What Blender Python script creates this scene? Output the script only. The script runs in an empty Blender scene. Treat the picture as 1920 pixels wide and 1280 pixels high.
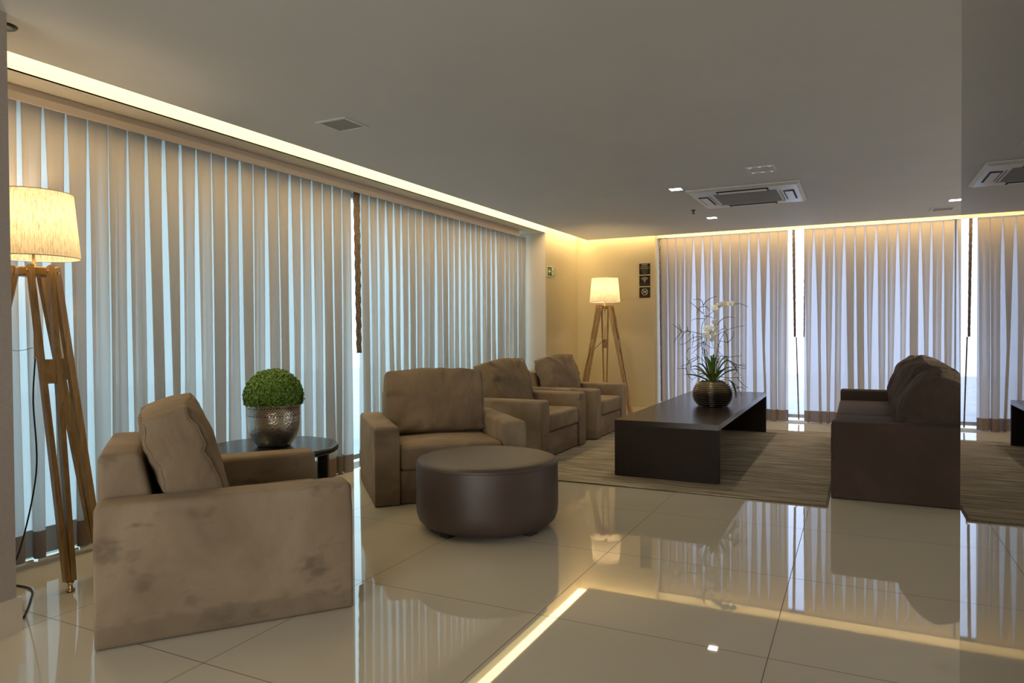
import bpy, bmesh, math, random
from mathutils import Vector, Matrix, noise as mnoise

C = bpy.context.scene
COL = C.collection
R = math.radians

# ------------------------------------------------------------------ camera
cd = bpy.data.cameras.new('camera')
cam = bpy.data.objects.new('camera', cd)
COL.objects.link(cam)
YAW, PITCH, ROLL = 0.459976652, -0.0149580682, -0.00647900677
cy, sy, cp, sp, cr, sr = (math.cos(YAW), math.sin(YAW), math.cos(PITCH), math.sin(PITCH), math.cos(ROLL), math.sin(ROLL))
fwd = Vector((-sy * cp, cy * cp, sp))
r0 = Vector((cy, sy, 0))
u0 = r0.cross(fwd)
rt = cr * r0 + sr * u0
up = -sr * r0 + cr * u0
M = Matrix((rt, up, -fwd)).transposed().to_4x4()
M.translation = Vector((0, 0, 1.18))
cam.matrix_world = M
cd.sensor_fit = 'HORIZONTAL'
cd.sensor_width = 36
cd.lens = 1310.644 / 1920 * 36
cd.clip_start = 0.05
cd.clip_end = 200
C.camera = cam

# ------------------------------------------------------------------ world and colour management
w = bpy.data.worlds.new('daylight')
C.world = w
w.use_nodes = True
bg = w.node_tree.nodes['Background']
bg.inputs['Color'].default_value = (0.72, 0.86, 1.0, 1)
bg.inputs['Strength'].default_value = 3.0
C.view_settings.view_transform = 'Standard'
C.view_settings.look = 'None'
C.view_settings.gamma = 1.0
C.view_settings.use_curve_mapping = False
C.view_settings.exposure = 0.45
C.cycles.diffuse_bounces = 6
C.cycles.max_bounces = 14
C.cycles.caustics_reflective = False
C.cycles.use_denoising = True

# added fill light behind the camera, lifts the dark interior
ld = bpy.data.lights.new('front_fill', 'AREA'); ld.shape = 'RECTANGLE'; ld.size = 4.6; ld.size_y = 2.3
ld.energy = 140; ld.color = (1.0, 0.94, 0.84)
lo = bpy.data.objects.new('front_fill', ld); COL.objects.link(lo)
lo.location = (-0.9, -3.12, 1.3); lo.rotation_euler = (R(90), 0, 0)

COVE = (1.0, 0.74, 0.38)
COVE_FACE_GLOW = 1.1
LAMP = (1.0, 0.76, 0.47)

# ------------------------------------------------------------------ materials
def mat(name):
    m = bpy.data.materials.new(name)
    m.use_nodes = True
    nt = m.node_tree
    return m, nt, nt.nodes['Principled BSDF']

def N(nt, t, **kw):
    n = nt.nodes.new(t)
    for k, v in kw.items():
        if k in n.inputs:
            n.inputs[k].default_value = v
        else:
            setattr(n, k, v)
    return n

def L(nt, a, b):
    nt.links.new(a, b)

def coords(nt, scale=(1, 1, 1), rand=True, world=False):
    tc = N(nt, 'ShaderNodeNewGeometry' if world else 'ShaderNodeTexCoord')
    src = tc.outputs['Position'] if world else tc.outputs['Object']
    mp = N(nt, 'ShaderNodeMapping')
    mp.inputs['Scale'].default_value = scale
    if rand and not world:
        oi = N(nt, 'ShaderNodeObjectInfo')
        ml = N(nt, 'ShaderNodeMath', operation='MULTIPLY')
        ml.inputs[1].default_value = 37.0
        L(nt, oi.outputs['Random'], ml.inputs[0])
        ad = N(nt, 'ShaderNodeVectorMath', operation='ADD')
        L(nt, src, ad.inputs[0])
        L(nt, ml.outputs[0], ad.inputs[1])
        src = ad.outputs[0]
    L(nt, src, mp.inputs['Vector'])
    return mp.outputs[0]

def ramp(nt, fac, stops):
    r = N(nt, 'ShaderNodeValToRGB')
    e = r.color_ramp.elements
    e[0].position, e[0].color = stops[0][0], (*stops[0][1], 1)
    e[1].position, e[1].color = stops[-1][0], (*stops[-1][1], 1)
    for p, c in stops[1:-1]:
        x = e.new(p)
        x.color = (*c, 1)
    L(nt, fac, r.inputs[0])
    return r.outputs[0]

def noise(nt, vec, scale, detail=3, rough=0.55, dist=0.0):
    n = N(nt, 'ShaderNodeTexNoise')
    n.inputs['Scale'].default_value = scale
    n.inputs['Detail'].default_value = detail
    n.inputs['Roughness'].default_value = rough
    n.inputs['Distortion'].default_value = dist
    L(nt, vec, n.inputs['Vector'])
    return n.outputs['Fac']

def bump(nt, bs, h, strength, dist=0.01):
    b = N(nt, 'ShaderNodeBump')
    b.inputs['Strength'].default_value = strength
    b.inputs['Distance'].default_value = dist
    L(nt, h, b.inputs['Height'])
    L(nt, b.outputs[0], bs.inputs['Normal'])

def mixc(nt, fac, a, b):
    m = N(nt, 'ShaderNodeMix', data_type='RGBA')
    L(nt, fac, m.inputs[0])
    for s, v in ((6, a), (7, b)):
        if isinstance(v, tuple):
            m.inputs[s].default_value = (*v, 1)
        else:
            L(nt, v, m.inputs[s])
    return m.outputs[2]

def plain(name, col, rough=0.5, metal=0.0, var=0.0, vscale=8, bmp=0.0, bscale=60, spec=0.5, emit=None, es=0):
    m, nt, bs = mat(name)
    bs.inputs['Roughness'].default_value = rough
    bs.inputs['Metallic'].default_value = metal
    bs.inputs['Specular IOR Level'].default_value = spec
    v = coords(nt)
    f = noise(nt, v, vscale)
    lo = tuple(c * (1 - var) for c in col)
    hi = tuple(min(1, c * (1 + var)) for c in col)
    L(nt, ramp(nt, f, [(0.3, lo), (0.7, hi)]), bs.inputs['Base Color'])
    if bmp:
        bump(nt, bs, noise(nt, v, bscale), bmp, 0.003)
    if emit:
        bs.inputs['Emission Color'].default_value = (*emit, 1)
        bs.inputs['Emission Strength'].default_value = es
    return m

def suede(name, base, dark, light, patch=0.5):
    m, nt, bs = mat(name)
    v = coords(nt)
    big = noise(nt, v, 2.2, 4, 0.6, 0.6)
    c1 = ramp(nt, big, [(0.32, dark), (0.5, base), (0.68, light)])
    v2 = coords(nt, (1.0, 1.0, 1.6))
    sm = noise(nt, v2, 4.2, 3, 0.6, 0.25)
    k = ramp(nt, sm, [(0.585, (0, 0, 0)), (0.70, (patch,) * 3)])
    c2 = mixc(nt, k, c1, tuple(x * 0.52 for x in base))
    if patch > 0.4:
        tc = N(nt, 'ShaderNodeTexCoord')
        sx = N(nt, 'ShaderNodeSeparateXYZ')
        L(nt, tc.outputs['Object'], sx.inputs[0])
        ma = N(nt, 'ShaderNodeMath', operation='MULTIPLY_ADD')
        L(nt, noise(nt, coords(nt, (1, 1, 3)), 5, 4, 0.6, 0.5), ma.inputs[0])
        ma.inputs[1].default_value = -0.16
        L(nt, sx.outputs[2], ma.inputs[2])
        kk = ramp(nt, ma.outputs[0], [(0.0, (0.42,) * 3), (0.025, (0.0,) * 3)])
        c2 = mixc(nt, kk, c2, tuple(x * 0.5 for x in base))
    fine = noise(nt, v, 260, 2)
    k2 = ramp(nt, fine, [(0.3, (0.0,) * 3), (0.7, (0.16,) * 3)])
    c3 = mixc(nt, k2, c2, light)
    L(nt, c3, bs.inputs['Base Color'])
    bs.inputs['Roughness'].default_value = 0.85
    bs.inputs['Specular IOR Level'].default_value = 0.2
    bs.inputs['Sheen Weight'].default_value = 0.35
    bs.inputs['Sheen Roughness'].default_value = 0.4
    bs.inputs['Sheen Tint'].default_value = (*light, 1)
    ad = N(nt, 'ShaderNodeMath', operation='ADD')
    L(nt, fine, ad.inputs[0])
    L(nt, noise(nt, v, 14, 4, 0.6), ad.inputs[1])
    bump(nt, bs, ad.outputs[0], 0.18, 0.006)
    return m

MAT = {}
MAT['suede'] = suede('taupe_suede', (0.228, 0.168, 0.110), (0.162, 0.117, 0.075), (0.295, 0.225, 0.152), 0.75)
MAT['suede_cushion'] = suede('taupe_suede_cushion', (0.205, 0.149, 0.094), (0.168, 0.120, 0.075), (0.25, 0.186, 0.122), 0.1)
MAT['sofa'] = suede('dark_brown_suede', (0.056, 0.037, 0.029), (0.046, 0.030, 0.023), (0.072, 0.050, 0.038), 0.15)
def crumple(m, s1=9, st=0.5):
    nt = m.node_tree
    bs = nt.nodes['Principled BSDF']
    old = bs.inputs['Normal'].links[0].from_node
    v = coords(nt, (1, 1, 0.6))
    b = N(nt, 'ShaderNodeBump')
    b.inputs['Strength'].default_value = st
    b.inputs['Distance'].default_value = 0.03
    L(nt, noise(nt, v, s1, 2, 0.5, 1.6), b.inputs['Height'])
    L(nt, b.outputs[0], old.inputs['Normal'])
    return m
MAT['sofa_cushion'] = crumple(suede('dark_brown_suede_cushion', (0.060, 0.041, 0.032), (0.052, 0.035, 0.027), (0.078, 0.055, 0.042), 0.05), 8, 0.8)
crumple(MAT['suede_cushion'], 6, 0.45)
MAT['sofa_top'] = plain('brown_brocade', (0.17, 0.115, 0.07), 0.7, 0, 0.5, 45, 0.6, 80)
MAT['leather'] = plain('brown_leatherette', (0.064, 0.043, 0.034), 0.46, 0, 0.08, 5, 0.25, 220, spec=0.5)
MAT['leather_dark'] = plain('dark_foot_plastic', (0.02, 0.015, 0.012), 0.6)
MAT['plaster'] = plain('ceiling_paint', (0.55, 0.56, 0.555), 0.7, 0, 0.02, 2, 0.03, 300)
MAT['soffit'] = plain('soffit_paint', (0.66, 0.62, 0.53), 0.7, 0, 0.02, 2)
MAT['wall'] = plain('beige_wall_paint', (0.50, 0.425, 0.265), 0.75, 0, 0.03, 2, 0.05, 300)
MAT['column'] = plain('taupe_textured_paint', (0.36, 0.31, 0.27), 0.85, 0, 0.05, 90, 0.35, 180)
MAT['pier'] = plain('pale_taupe_paint', (0.52, 0.46, 0.38), 0.75, 0, 0.03, 2)
MAT['skirting'] = plain('cream_porcelain', (0.60, 0.53, 0.42), 0.15, 0, 0.03, 3)
MAT['black_metal'] = plain('black_metal', (0.02, 0.02, 0.022), 0.45)
MAT['rail'] = plain('taupe_rail', (0.52, 0.45, 0.40), 0.5)
MAT['frame'] = plain('window_aluminium', (0.35, 0.36, 0.37), 0.4, 0.6)
MAT['brass'] = plain('brass', (0.75, 0.55, 0.3), 0.28, 1.0)
MAT['steel'] = plain('steel', (0.6, 0.58, 0.55), 0.25, 1.0)
MAT['cable'] = plain('black_cable', (0.012, 0.012, 0.014), 0.5)
MAT['ac'] = plain('ac_plastic', (0.50, 0.50, 0.49), 0.35, 0, 0.02, 4)
MAT['ac_dark'] = plain('ac_grille', (0.20, 0.195, 0.175), 0.6, 0, 0.05, 9)
MAT['slot'] = plain('slot_black', (0.012, 0.012, 0.012), 0.7)
MAT['vent'] = plain('vent_grey', (0.24, 0.24, 0.22), 0.6)
MAT['shine'] = plain('polished_trim', (0.85, 0.85, 0.85), 0.08, 1.0)
MAT['sign'] = plain('sign_black', (0.016, 0.010, 0.007), 0.5, spec=0.15)
MAT['sign_print'] = plain('sign_print', (0.62, 0.56, 0.42), 0.5)
MAT['sign_dim'] = plain('sign_small_print', (0.16, 0.14, 0.09), 0.5)
MAT['green'] = plain('exit_green', (0.02, 0.10, 0.03), 0.4)
MAT['sign_white'] = plain('exit_white', (0.78, 0.80, 0.62), 0.5)
MAT['cove'] = plain('cove_glowing_face', (0.15, 0.14, 0.10), 0.8, emit=(1.0, 0.82, 0.34), es=COVE_FACE_GLOW)  # emission stands in for the strip's light on the slot wall
MAT['cove_strip'] = plain('cove_led_strip', (0.9, 0.9, 0.85), 0.6, emit=COVE, es=8.5)
MAT['spot'] = plain('downlight_lens', (0.9, 0.9, 0.9), 0.4, emit=(1, 0.95, 0.85), es=14)
MAT['bulb'] = plain('bulb_glass', (0.9, 0.9, 0.9), 0.4, emit=LAMP, es=3)
MAT['brown_trim'] = plain('brown_ruffle', (0.16, 0.11, 0.07), 0.85, 0, 0.6, 60, 0.8, 70)
MAT['pebbles'] = plain('potting_moss', (0.10, 0.075, 0.03), 0.9, 0, 0.6, 40, 1.0, 60)
MAT['green_leaf'] = plain('strap_leaf', (0.075, 0.15, 0.022), 0.4, 0, 0.35, 14)
MAT['red_leaf'] = plain('red_leaf_base', (0.35, 0.035, 0.02), 0.4, 0, 0.3, 14)
MAT['twig'] = plain('dark_twig', (0.028, 0.026, 0.018), 0.7, 0, 0.4, 20)
MAT['stem'] = plain('green_stem', (0.03, 0.06, 0.02), 0.6, 0, 0.3, 20)
MAT['lip'] = plain('orchid_throat', (0.55, 0.28, 0.12), 0.5)
MAT['chain'] = plain('pull_chain', (0.22, 0.17, 0.10), 0.4, 0.8)

def m_petal():
    m, nt, bs = mat('white_petal')
    bs.inputs['Base Color'].default_value = (0.80, 0.76, 0.66, 1)
    bs.inputs['Roughness'].default_value = 0.6
    bs.inputs['Subsurface Weight'].default_value = 0.2
    return m
MAT['petal'] = m_petal()

def m_box():
    m, nt, bs = mat('small_round_leaves')
    v = coords(nt)
    L(nt, ramp(nt, noise(nt, v, 45, 2), [(0.3, (0.07, 0.15, 0.015)), (0.55, (0.15, 0.28, 0.035)), (0.75, (0.26, 0.40, 0.06))]), bs.inputs['Base Color'])
    bs.inputs['Roughness'].default_value = 0.6
    return m
MAT['boxleaf'] = m_box()

def m_hammered():
    m, nt, bs = mat('hammered_metal')
    v = coords(nt)
    L(nt, ramp(nt, noise(nt, v, 7, 4), [(0.3, (0.50, 0.46, 0.41)), (0.7, (0.74, 0.70, 0.63))]), bs.inputs['Base Color'])
    bs.inputs['Metallic'].default_value = 1
    bs.inputs['Roughness'].default_value = 0.30
    vo = N(nt, 'ShaderNodeTexVoronoi')
    vo.inputs['Scale'].default_value = 70
    L(nt, v, vo.inputs['Vector'])
    bump(nt, bs, vo.outputs['Distance'], 0.35, 0.004)
    return m
MAT['hammered'] = m_hammered()

def m_vase():
    m, nt, bs = mat('glazed_brown_bronze')
    v = coords(nt, rand=False)
    sx = N(nt, 'ShaderNodeSeparateXYZ')
    L(nt, v, sx.inputs[0])
    ad = N(nt, 'ShaderNodeMath', operation='MULTIPLY_ADD')
    L(nt, noise(nt, coords(nt, (6, 6, 40), rand=False), 3, 4), ad.inputs[0])
    ad.inputs[1].default_value = 0.06
    L(nt, sx.outputs[2], ad.inputs[2])
    L(nt, ramp(nt, ad.outputs[0], [(0.10, (0.022, 0.012, 0.008)), (0.155, (0.035, 0.020, 0.011)), (0.185, (0.12, 0.088, 0.045)), (0.26, (0.19, 0.145, 0.08))]), bs.inputs['Base Color'])
    bs.inputs['Roughness'].default_value = 0.22
    bs.inputs['Metallic'].default_value = 0.35
    return m
MAT['vase'] = m_vase()

def wood(name, dark, mid, light, rough=0.4, scale=(14, 14, 1.2)):
    m, nt, bs = mat(name)
    v = coords(nt, scale)
    f = noise(nt, v, 3.0, 5, 0.6, 0.8)
    L(nt, ramp(nt, f, [(0.28, dark), (0.5, mid), (0.72, light)]), bs.inputs['Base Color'])
    bs.inputs['Roughness'].default_value = rough
    bump(nt, bs, f, 0.08, 0.002)
    return m
MAT['oak'] = wood('honey_oak', (0.24, 0.14, 0.045), (0.38, 0.235, 0.085), (0.50, 0.325, 0.135))
MAT['espresso'] = wood('espresso_veneer', (0.016, 0.010, 0.007), (0.023, 0.015, 0.010), (0.031, 0.021, 0.014), 0.24, (30, 1.5, 30))
MAT['espresso_panel'] = wood('espresso_veneer_matt', (0.016, 0.010, 0.007), (0.021, 0.0135, 0.009), (0.027, 0.018, 0.012), 0.6, (30, 1.5, 30))
MAT['espresso_panel'].node_tree.nodes['Principled BSDF'].inputs['Specular IOR Level'].default_value = 0.15
MAT['espresso'].node_tree.nodes['Principled BSDF'].inputs['Specular IOR Level'].default_value = 0.35
MAT['black_wood'] = wood('black_lacquer', (0.012, 0.012, 0.013), (0.015, 0.015, 0.016), (0.02, 0.02, 0.021), 0.25, (2, 20, 20))

def m_floor():
    m, nt, bs = mat('polished_porcelain_tile')
    g = N(nt, 'ShaderNodeNewGeometry')
    sx = N(nt, 'ShaderNodeSeparateXYZ')
    L(nt, g.outputs['Position'], sx.inputs[0])
    def grout(out, off):
        a = N(nt, 'ShaderNodeMath', operation='ADD'); a.inputs[1].default_value = off + 90.4
        L(nt, out, a.inputs[0])
        d = N(nt, 'ShaderNodeMath', operation='DIVIDE'); d.inputs[1].default_value = 0.9045
        L(nt, a.outputs[0], d.inputs[0])
        f = N(nt, 'ShaderNodeMath', operation='FRACT'); L(nt, d.outputs[0], f.inputs[0])
        s = N(nt, 'ShaderNodeMath', operation='SUBTRACT'); s.inputs[1].default_value = 0.5
        L(nt, f.outputs[0], s.inputs[0])
        ab = N(nt, 'ShaderNodeMath', operation='ABSOLUTE'); L(nt, s.outputs[0], ab.inputs[0])
        gt = N(nt, 'ShaderNodeMath', operation='GREATER_THAN'); gt.inputs[1].default_value = 0.5 - 0.0019
        L(nt, ab.outputs[0], gt.inputs[0])
        return gt.outputs[0]
    # shift so that lines fall on X = -0.290 + k*0.9045 and Y = 2.637 + k*0.9045
    gx = grout(sx.outputs[0], 0.290 + 0.9045 * 100 - 90.4)
    gy = grout(sx.outputs[1], -2.637 + 0.9045 * 100 - 90.4)
    mx = N(nt, 'ShaderNodeMath', operation='MAXIMUM')
    L(nt, gx, mx.inputs[0]); L(nt, gy, mx.inputs[1])
    v = coords(nt, world=True)
    base = ramp(nt, noise(nt, v, 0.9, 3), [(0.3, (0.55, 0.495, 0.385)), (0.7, (0.595, 0.54, 0.425))])
    L(nt, mixc(nt, mx.outputs[0], base, (0.10, 0.07, 0.045)), bs.inputs['Base Color'])
    rr = N(nt, 'ShaderNodeMath', operation='MULTIPLY_ADD')
    rr.inputs[1].default_value = 0.5; rr.inputs[2].default_value = 0.025
    L(nt, mx.outputs[0], rr.inputs[0])
    L(nt, rr.outputs[0], bs.inputs['Roughness'])
    bs.inputs['IOR'].default_value = 1.55
    return m
MAT['floor'] = m_floor()

def m_rug():
    m, nt, bs = mat('striated_wool_rug')
    v = coords(nt, (1.2, 60, 1), rand=False)
    a = noise(nt, v, 1.0, 4, 0.65, 0.15)
    v2 = coords(nt, (3, 190, 1), rand=False)
    b = noise(nt, v2, 1.0, 3, 0.6, 0.1)
    mx = N(nt, 'ShaderNodeMath', operation='MULTIPLY_ADD')
    mx.inputs[1].default_value = 0.5
    L(nt, b, mx.inputs[0])
    hf = N(nt, 'ShaderNodeMath', operation='MULTIPLY'); hf.inputs[1].default_value = 0.5
    L(nt, a, hf.inputs[0]); L(nt, hf.outputs[0], mx.inputs[2])
    L(nt, ramp(nt, mx.outputs[0], [(0.40, (0.085, 0.062, 0.036)), (0.47, (0.20, 0.16, 0.105)), (0.53, (0.36, 0.30, 0.21)), (0.60, (0.58, 0.51, 0.39))]), bs.inputs['Base Color'])
    bs.inputs['Roughness'].default_value = 0.95
    bs.inputs['Specular IOR Level'].default_value = 0.1
    bump(nt, bs, b, 0.6, 0.004)
    return m
MAT['rug'] = m_rug()
MAT['rug_edge'] = plain('rug_binding', (0.16, 0.125, 0.075), 0.95, 0, 0.4, 80, 0.6, 150)

def cloth(name, col, trans, tcol, sheer=0.0, weave=True):
    m = bpy.data.materials.new(name)
    m.use_nodes = True
    nt = m.node_tree
    nt.nodes.clear()
    out = N(nt, 'ShaderNodeOutputMaterial')
    d = N(nt, 'ShaderNodeBsdfDiffuse')
    t = N(nt, 'ShaderNodeBsdfTranslucent')
    mx = N(nt, 'ShaderNodeMixShader')
    mx.inputs[0].default_value = trans
    v = coords(nt, (40, 40, 0.6), rand=False)
    f = noise(nt, v, 1, 3)
    L(nt, ramp(nt, f, [(0.3, tuple(c * 0.94 for c in col)), (0.7, col)]), d.inputs['Color'])
    t.inputs['Color'].default_value = (*tcol, 1)
    L(nt, d.outputs[0], mx.inputs[1]); L(nt, t.outputs[0], mx.inputs[2])
    res = mx.outputs[0]
    if sheer:
        tr = N(nt, 'ShaderNodeBsdfTransparent')
        m2 = N(nt, 'ShaderNodeMixShader')
        m2.inputs[0].default_value = sheer
        L(nt, res, m2.inputs[1]); L(nt, tr.outputs[0], m2.inputs[2])
        res = m2.outputs[0]
    L(nt, res, out.inputs['Surface'])
    return m
MAT['sheer'] = cloth('sheer_curtain', (0.54, 0.45, 0.325), 0.42, (0.82, 0.84, 0.86), 0.035)
MAT['hem'] = cloth('brown_hem', (0.27, 0.20, 0.15), 0.12, (0.4, 0.3, 0.25))

def m_shade():
    m = bpy.data.materials.new('linen_lampshade')
    m.use_nodes = True
    nt = m.node_tree
    nt.nodes.clear()
    out = N(nt, 'ShaderNodeOutputMaterial')
    d = N(nt, 'ShaderNodeBsdfDiffuse')
    t = N(nt, 'ShaderNodeBsdfTranslucent')
    mx = N(nt, 'ShaderNodeMixShader'); mx.inputs[0].default_value = 0.40
    v = coords(nt, (110, 110, 5))
    f = noise(nt, v, 2.2, 4, 0.75)
    L(nt, ramp(nt, f, [(0.34, (0.36, 0.28, 0.18)), (0.48, (0.72, 0.64, 0.49)), (0.7, (0.86, 0.8, 0.66))]), d.inputs['Color'])
    L(nt, ramp(nt, f, [(0.34, (0.34, 0.26, 0.15)), (0.48, (0.70, 0.61, 0.43)), (0.7, (0.84, 0.76, 0.58))]), t.inputs['Color'])
    L(nt, d.outputs[0], mx.inputs[1]); L(nt, t.outputs[0], mx.inputs[2])
    L(nt, mx.outputs[0], out.inputs['Surface'])
    return m
MAT['shade'] = m_shade()

def m_mirror():
    m, nt, bs = mat('smoked_mirror')
    bs.inputs['Base Color'].default_value = (0.45, 0.435, 0.42, 1)
    bs.inputs['Metallic'].default_value = 1
    bs.inputs['Roughness'].default_value = 0.005
    return m
MAT['mirror'] = m_mirror()

def m_glass(name, tint):
    m = bpy.data.materials.new(name)
    m.use_nodes = True
    nt = m.node_tree
    nt.nodes.clear()
    out = N(nt, 'ShaderNodeOutputMaterial')
    t = N(nt, 'ShaderNodeBsdfTransparent'); t.inputs[0].default_value = (*tint, 1)
    g = N(nt, 'ShaderNodeBsdfGlossy'); g.inputs['Roughness'].default_value = 0.02
    mx = N(nt, 'ShaderNodeMixShader'); mx.inputs[0].default_value = 0.06
    L(nt, t.outputs[0], mx.inputs[1]); L(nt, g.outputs[0], mx.inputs[2])
    L(nt, mx.outputs[0], out.inputs['Surface'])
    return m
MAT['glass_left'] = m_glass('green_tinted_glass', (0.82, 0.93, 0.94))
MAT['glass_back'] = m_glass('blue_tinted_glass', (0.84, 0.86, 0.96))
MAT['glass_rear'] = m_glass('clear_glass', (0.9, 0.9, 0.9))
MAT['paving'] = plain('outside_paving', (0.45, 0.44, 0.42), 0.8, 0, 0.1, 3)

# ------------------------------------------------------------------ helpers
def obj(name, bm, m, parent=None, smooth=False, wn=False):
    me = bpy.data.meshes.new(name)
    bm.normal_update()
    bm.to_mesh(me)
    bm.free()
    if smooth:
        for p in me.polygons:
            p.use_smooth = True
    mm = m if isinstance(m, (list, tuple)) else [m]
    for x in mm:
        me.materials.append(MAT[x] if isinstance(x, str) else x)
    o = bpy.data.objects.new(name, me)
    COL.objects.link(o)
    if parent:
        o.parent = parent
    if wn:
        md = o.modifiers.new('wn', 'WEIGHTED_NORMAL')
        md.keep_sharp = False
        md.weight = 80
    return o

def thing(name, label, cat, loc=(0, 0, 0), rz=0.0, group=None):
    o = bpy.data.objects.new(name, None)
    COL.objects.link(o)
    o.location = loc
    o.rotation_euler = (0, 0, rz)
    o.empty_display_size = 0.1
    tag(o, label, cat, group)
    return o

def tag(o, label, cat, group=None):
    o['label'] = label
    o['category'] = cat
    if group:
        o['group'] = group
    return o

def struct(o):
    o['kind'] = 'structure'
    return o

def box(bm, x0, x1, y0, y1, z0, z1, mtx=None, mi=0):
    vs = [Vector((x, y, z)) for x in (x0, x1) for y in (y0, y1) for z in (z0, z1)]
    if mtx:
        vs = [mtx @ v for v in vs]
    v = [bm.verts.new(p) for p in vs]
    for f in ((0, 1, 3, 2), (4, 6, 7, 5), (0, 4, 5, 1), (2, 3, 7, 6), (0, 2, 6, 4), (1, 5, 7, 3)):
        fc = bm.faces.new([v[i] for i in f])
        fc.material_index = mi
    return v

def bbox(x0, x1, y0, y1, z0, z1, bev=0.0, seg=2):
    bm = bmesh.new()
    box(bm, x0, x1, y0, y1, z0, z1)
    bmesh.ops.recalc_face_normals(bm, faces=bm.faces)
    if bev:
        bmesh.ops.bevel(bm, geom=list(bm.edges), offset=bev, segments=seg, affect='EDGES', profile=0.5)
    return bm

def rbox(w, d, h, r, step=0.06, fn=None, center=(0, 0, 0), rlow=None):
    """rounded box, dense grid; fn(p, unit) may move points; unit coords are in -1..1"""
    def lines(half):
        n = max(1, int(2 * (half - r) / step))
        inner = [-(half - r) + 2 * (half - r) * i / n for i in range(n + 1)]
        k = (1.0, 0.62, 0.3)
        return [-half + r * (1 - t) for t in k] + inner + [half - r * (1 - t) for t in reversed(k)]
    half = (w / 2, d / 2, h / 2)
    ls = [lines(a) for a in half]
    bm = bmesh.new()
    cache = {}
    def vert(p):
        key = tuple(round(c, 5) for c in p)
        if key not in cache:
            P = Vector(p)
            re = r
            if rlow is not None:
                k_ = max(0.0, min(1.0, (p[2] - (half[2] - 2.2 * r)) / (1.2 * r)))
                re = rlow + (r - rlow) * k_ * k_ * (3 - 2 * k_)
            q = Vector([max(-(half[i] - re), min(half[i] - re, p[i])) for i in range(3)])
            n = P - q
            if n.length > 1e-9:
                P = q + n.normalized() * re
            if fn:
                P = fn(P, Vector([P[i] / half[i] for i in range(3)]))
            cache[key] = bm.verts.new(P + Vector(center))
        return cache[key]
    for ax in range(3):
        a, b = [i for i in range(3) if i != ax]
        for sgn in (-1, 1):
            for i in range(len(ls[a]) - 1):
                for j in range(len(ls[b]) - 1):
                    q = []
                    for (ii, jj) in ((i, j), (i + 1, j), (i + 1, j + 1), (i, j + 1)):
                        p = [0, 0, 0]
                        p[ax] = sgn * half[ax]
                        p[a] = ls[a][ii]
                        p[b] = ls[b][jj]
                        q.append(vert(p))
                    try:
                        bm.faces.new(q)
                    except ValueError:
                        pass
    bmesh.ops.recalc_face_normals(bm, faces=bm.faces)
    return bm

def lathe(prof, seg=48, bm=None, cap=True):
    bm = bm or bmesh.new()
    rings = []
    for r, z in prof:
        if r < 1e-6:
            rings.append([bm.verts.new((0, 0, z))])
        else:
            rings.append([bm.verts.new((r * math.cos(2 * math.pi * i / seg), r * math.sin(2 * math.pi * i / seg), z)) for i in range(seg)])
    for a, b in zip(rings, rings[1:]):
        for i in range(seg):
            j = (i + 1) % seg
            if len(a) == 1 and len(b) == 1:
                continue
            if len(a) == 1:
                bm.faces.new((a[0], b[i], b[j]))
            elif len(b) == 1:
                bm.faces.new((a[i], a[j], b[0]))
            else:
                bm.faces.new((a[i], a[j], b[j], b[i]))
    bmesh.ops.recalc_face_normals(bm, faces=bm.faces)
    return bm

def tube(bm, pts, rad, seg=8, closed=False):
    pts = [Vector(p) for p in pts]
    n = len(pts)
    rads = rad if isinstance(rad, (list, tuple)) else [rad] * n
    rings = []
    prev = None
    for i in range(n):
        if closed:
            t = pts[(i + 1) % n] - pts[i - 1]
        else:
            t = pts[min(i + 1, n - 1)] - pts[max(i - 1, 0)]
        t = t.normalized() if t.length > 1e-9 else Vector((0, 0, 1))
        if prev is None:
            a = Vector((0, 0, 1)) if abs(t.z) < 0.9 else Vector((1, 0, 0))
            nrm = t.cross(a).normalized()
        else:
            nrm = (prev - t * prev.dot(t))
            nrm = nrm.normalized() if nrm.length > 1e-6 else t.orthogonal().normalized()
        prev = nrm
        b = t.cross(nrm)
        rings.append([bm.verts.new(pts[i] + (nrm * math.cos(2 * math.pi * k / seg) + b * math.sin(2 * math.pi * k / seg)) * rads[i]) for k in range(seg)])
    m = n if closed else n - 1
    for i in range(m):
        A, B = rings[i], rings[(i + 1) % n]
        for k in range(seg):
            bm.faces.new((A[k], A[(k + 1) % seg], B[(k + 1) % seg], B[k]))
    if not closed:
        bm.faces.new(list(reversed(rings[0])))
        bm.faces.new(rings[-1])
    return bm

def bez(pts, n=8):
    """Catmull-Rom through the points"""
    P = [Vector(p) for p in pts]
    P = [P[0] * 2 - P[1]] + P + [P[-1] * 2 - P[-2]]
    out = []
    for i in range(1, len(P) - 2):
        for k in range(n):
            t = k / n
            out.append(0.5 * ((2 * P[i]) + (P[i + 1] - P[i - 1]) * t + (2 * P[i - 1] - 5 * P[i] + 4 * P[i + 1] - P[i + 2]) * t * t + (3 * P[i] - P[i - 1] - 3 * P[i + 1] + P[i + 2]) * t ** 3))
    out.append(P[-2])
    return out

def dup(root, loc=None, rz=None, label=None, scale=None):
    def cp(o, par):
        c = o.copy()
        COL.objects.link(c)
        c.parent = par
        for ch in kids(o):
            cp(ch, c)
        return c
    def kids(o):
        return [x for x in list(bpy.data.objects) if x.parent == o]
    r = cp(root, None)
    if loc:
        r.location = loc
    if rz is not None:
        r.rotation_euler = (0, 0, rz)
    if scale:
        r.scale = scale
    if label:
        r['label'] = label
    return r

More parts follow.
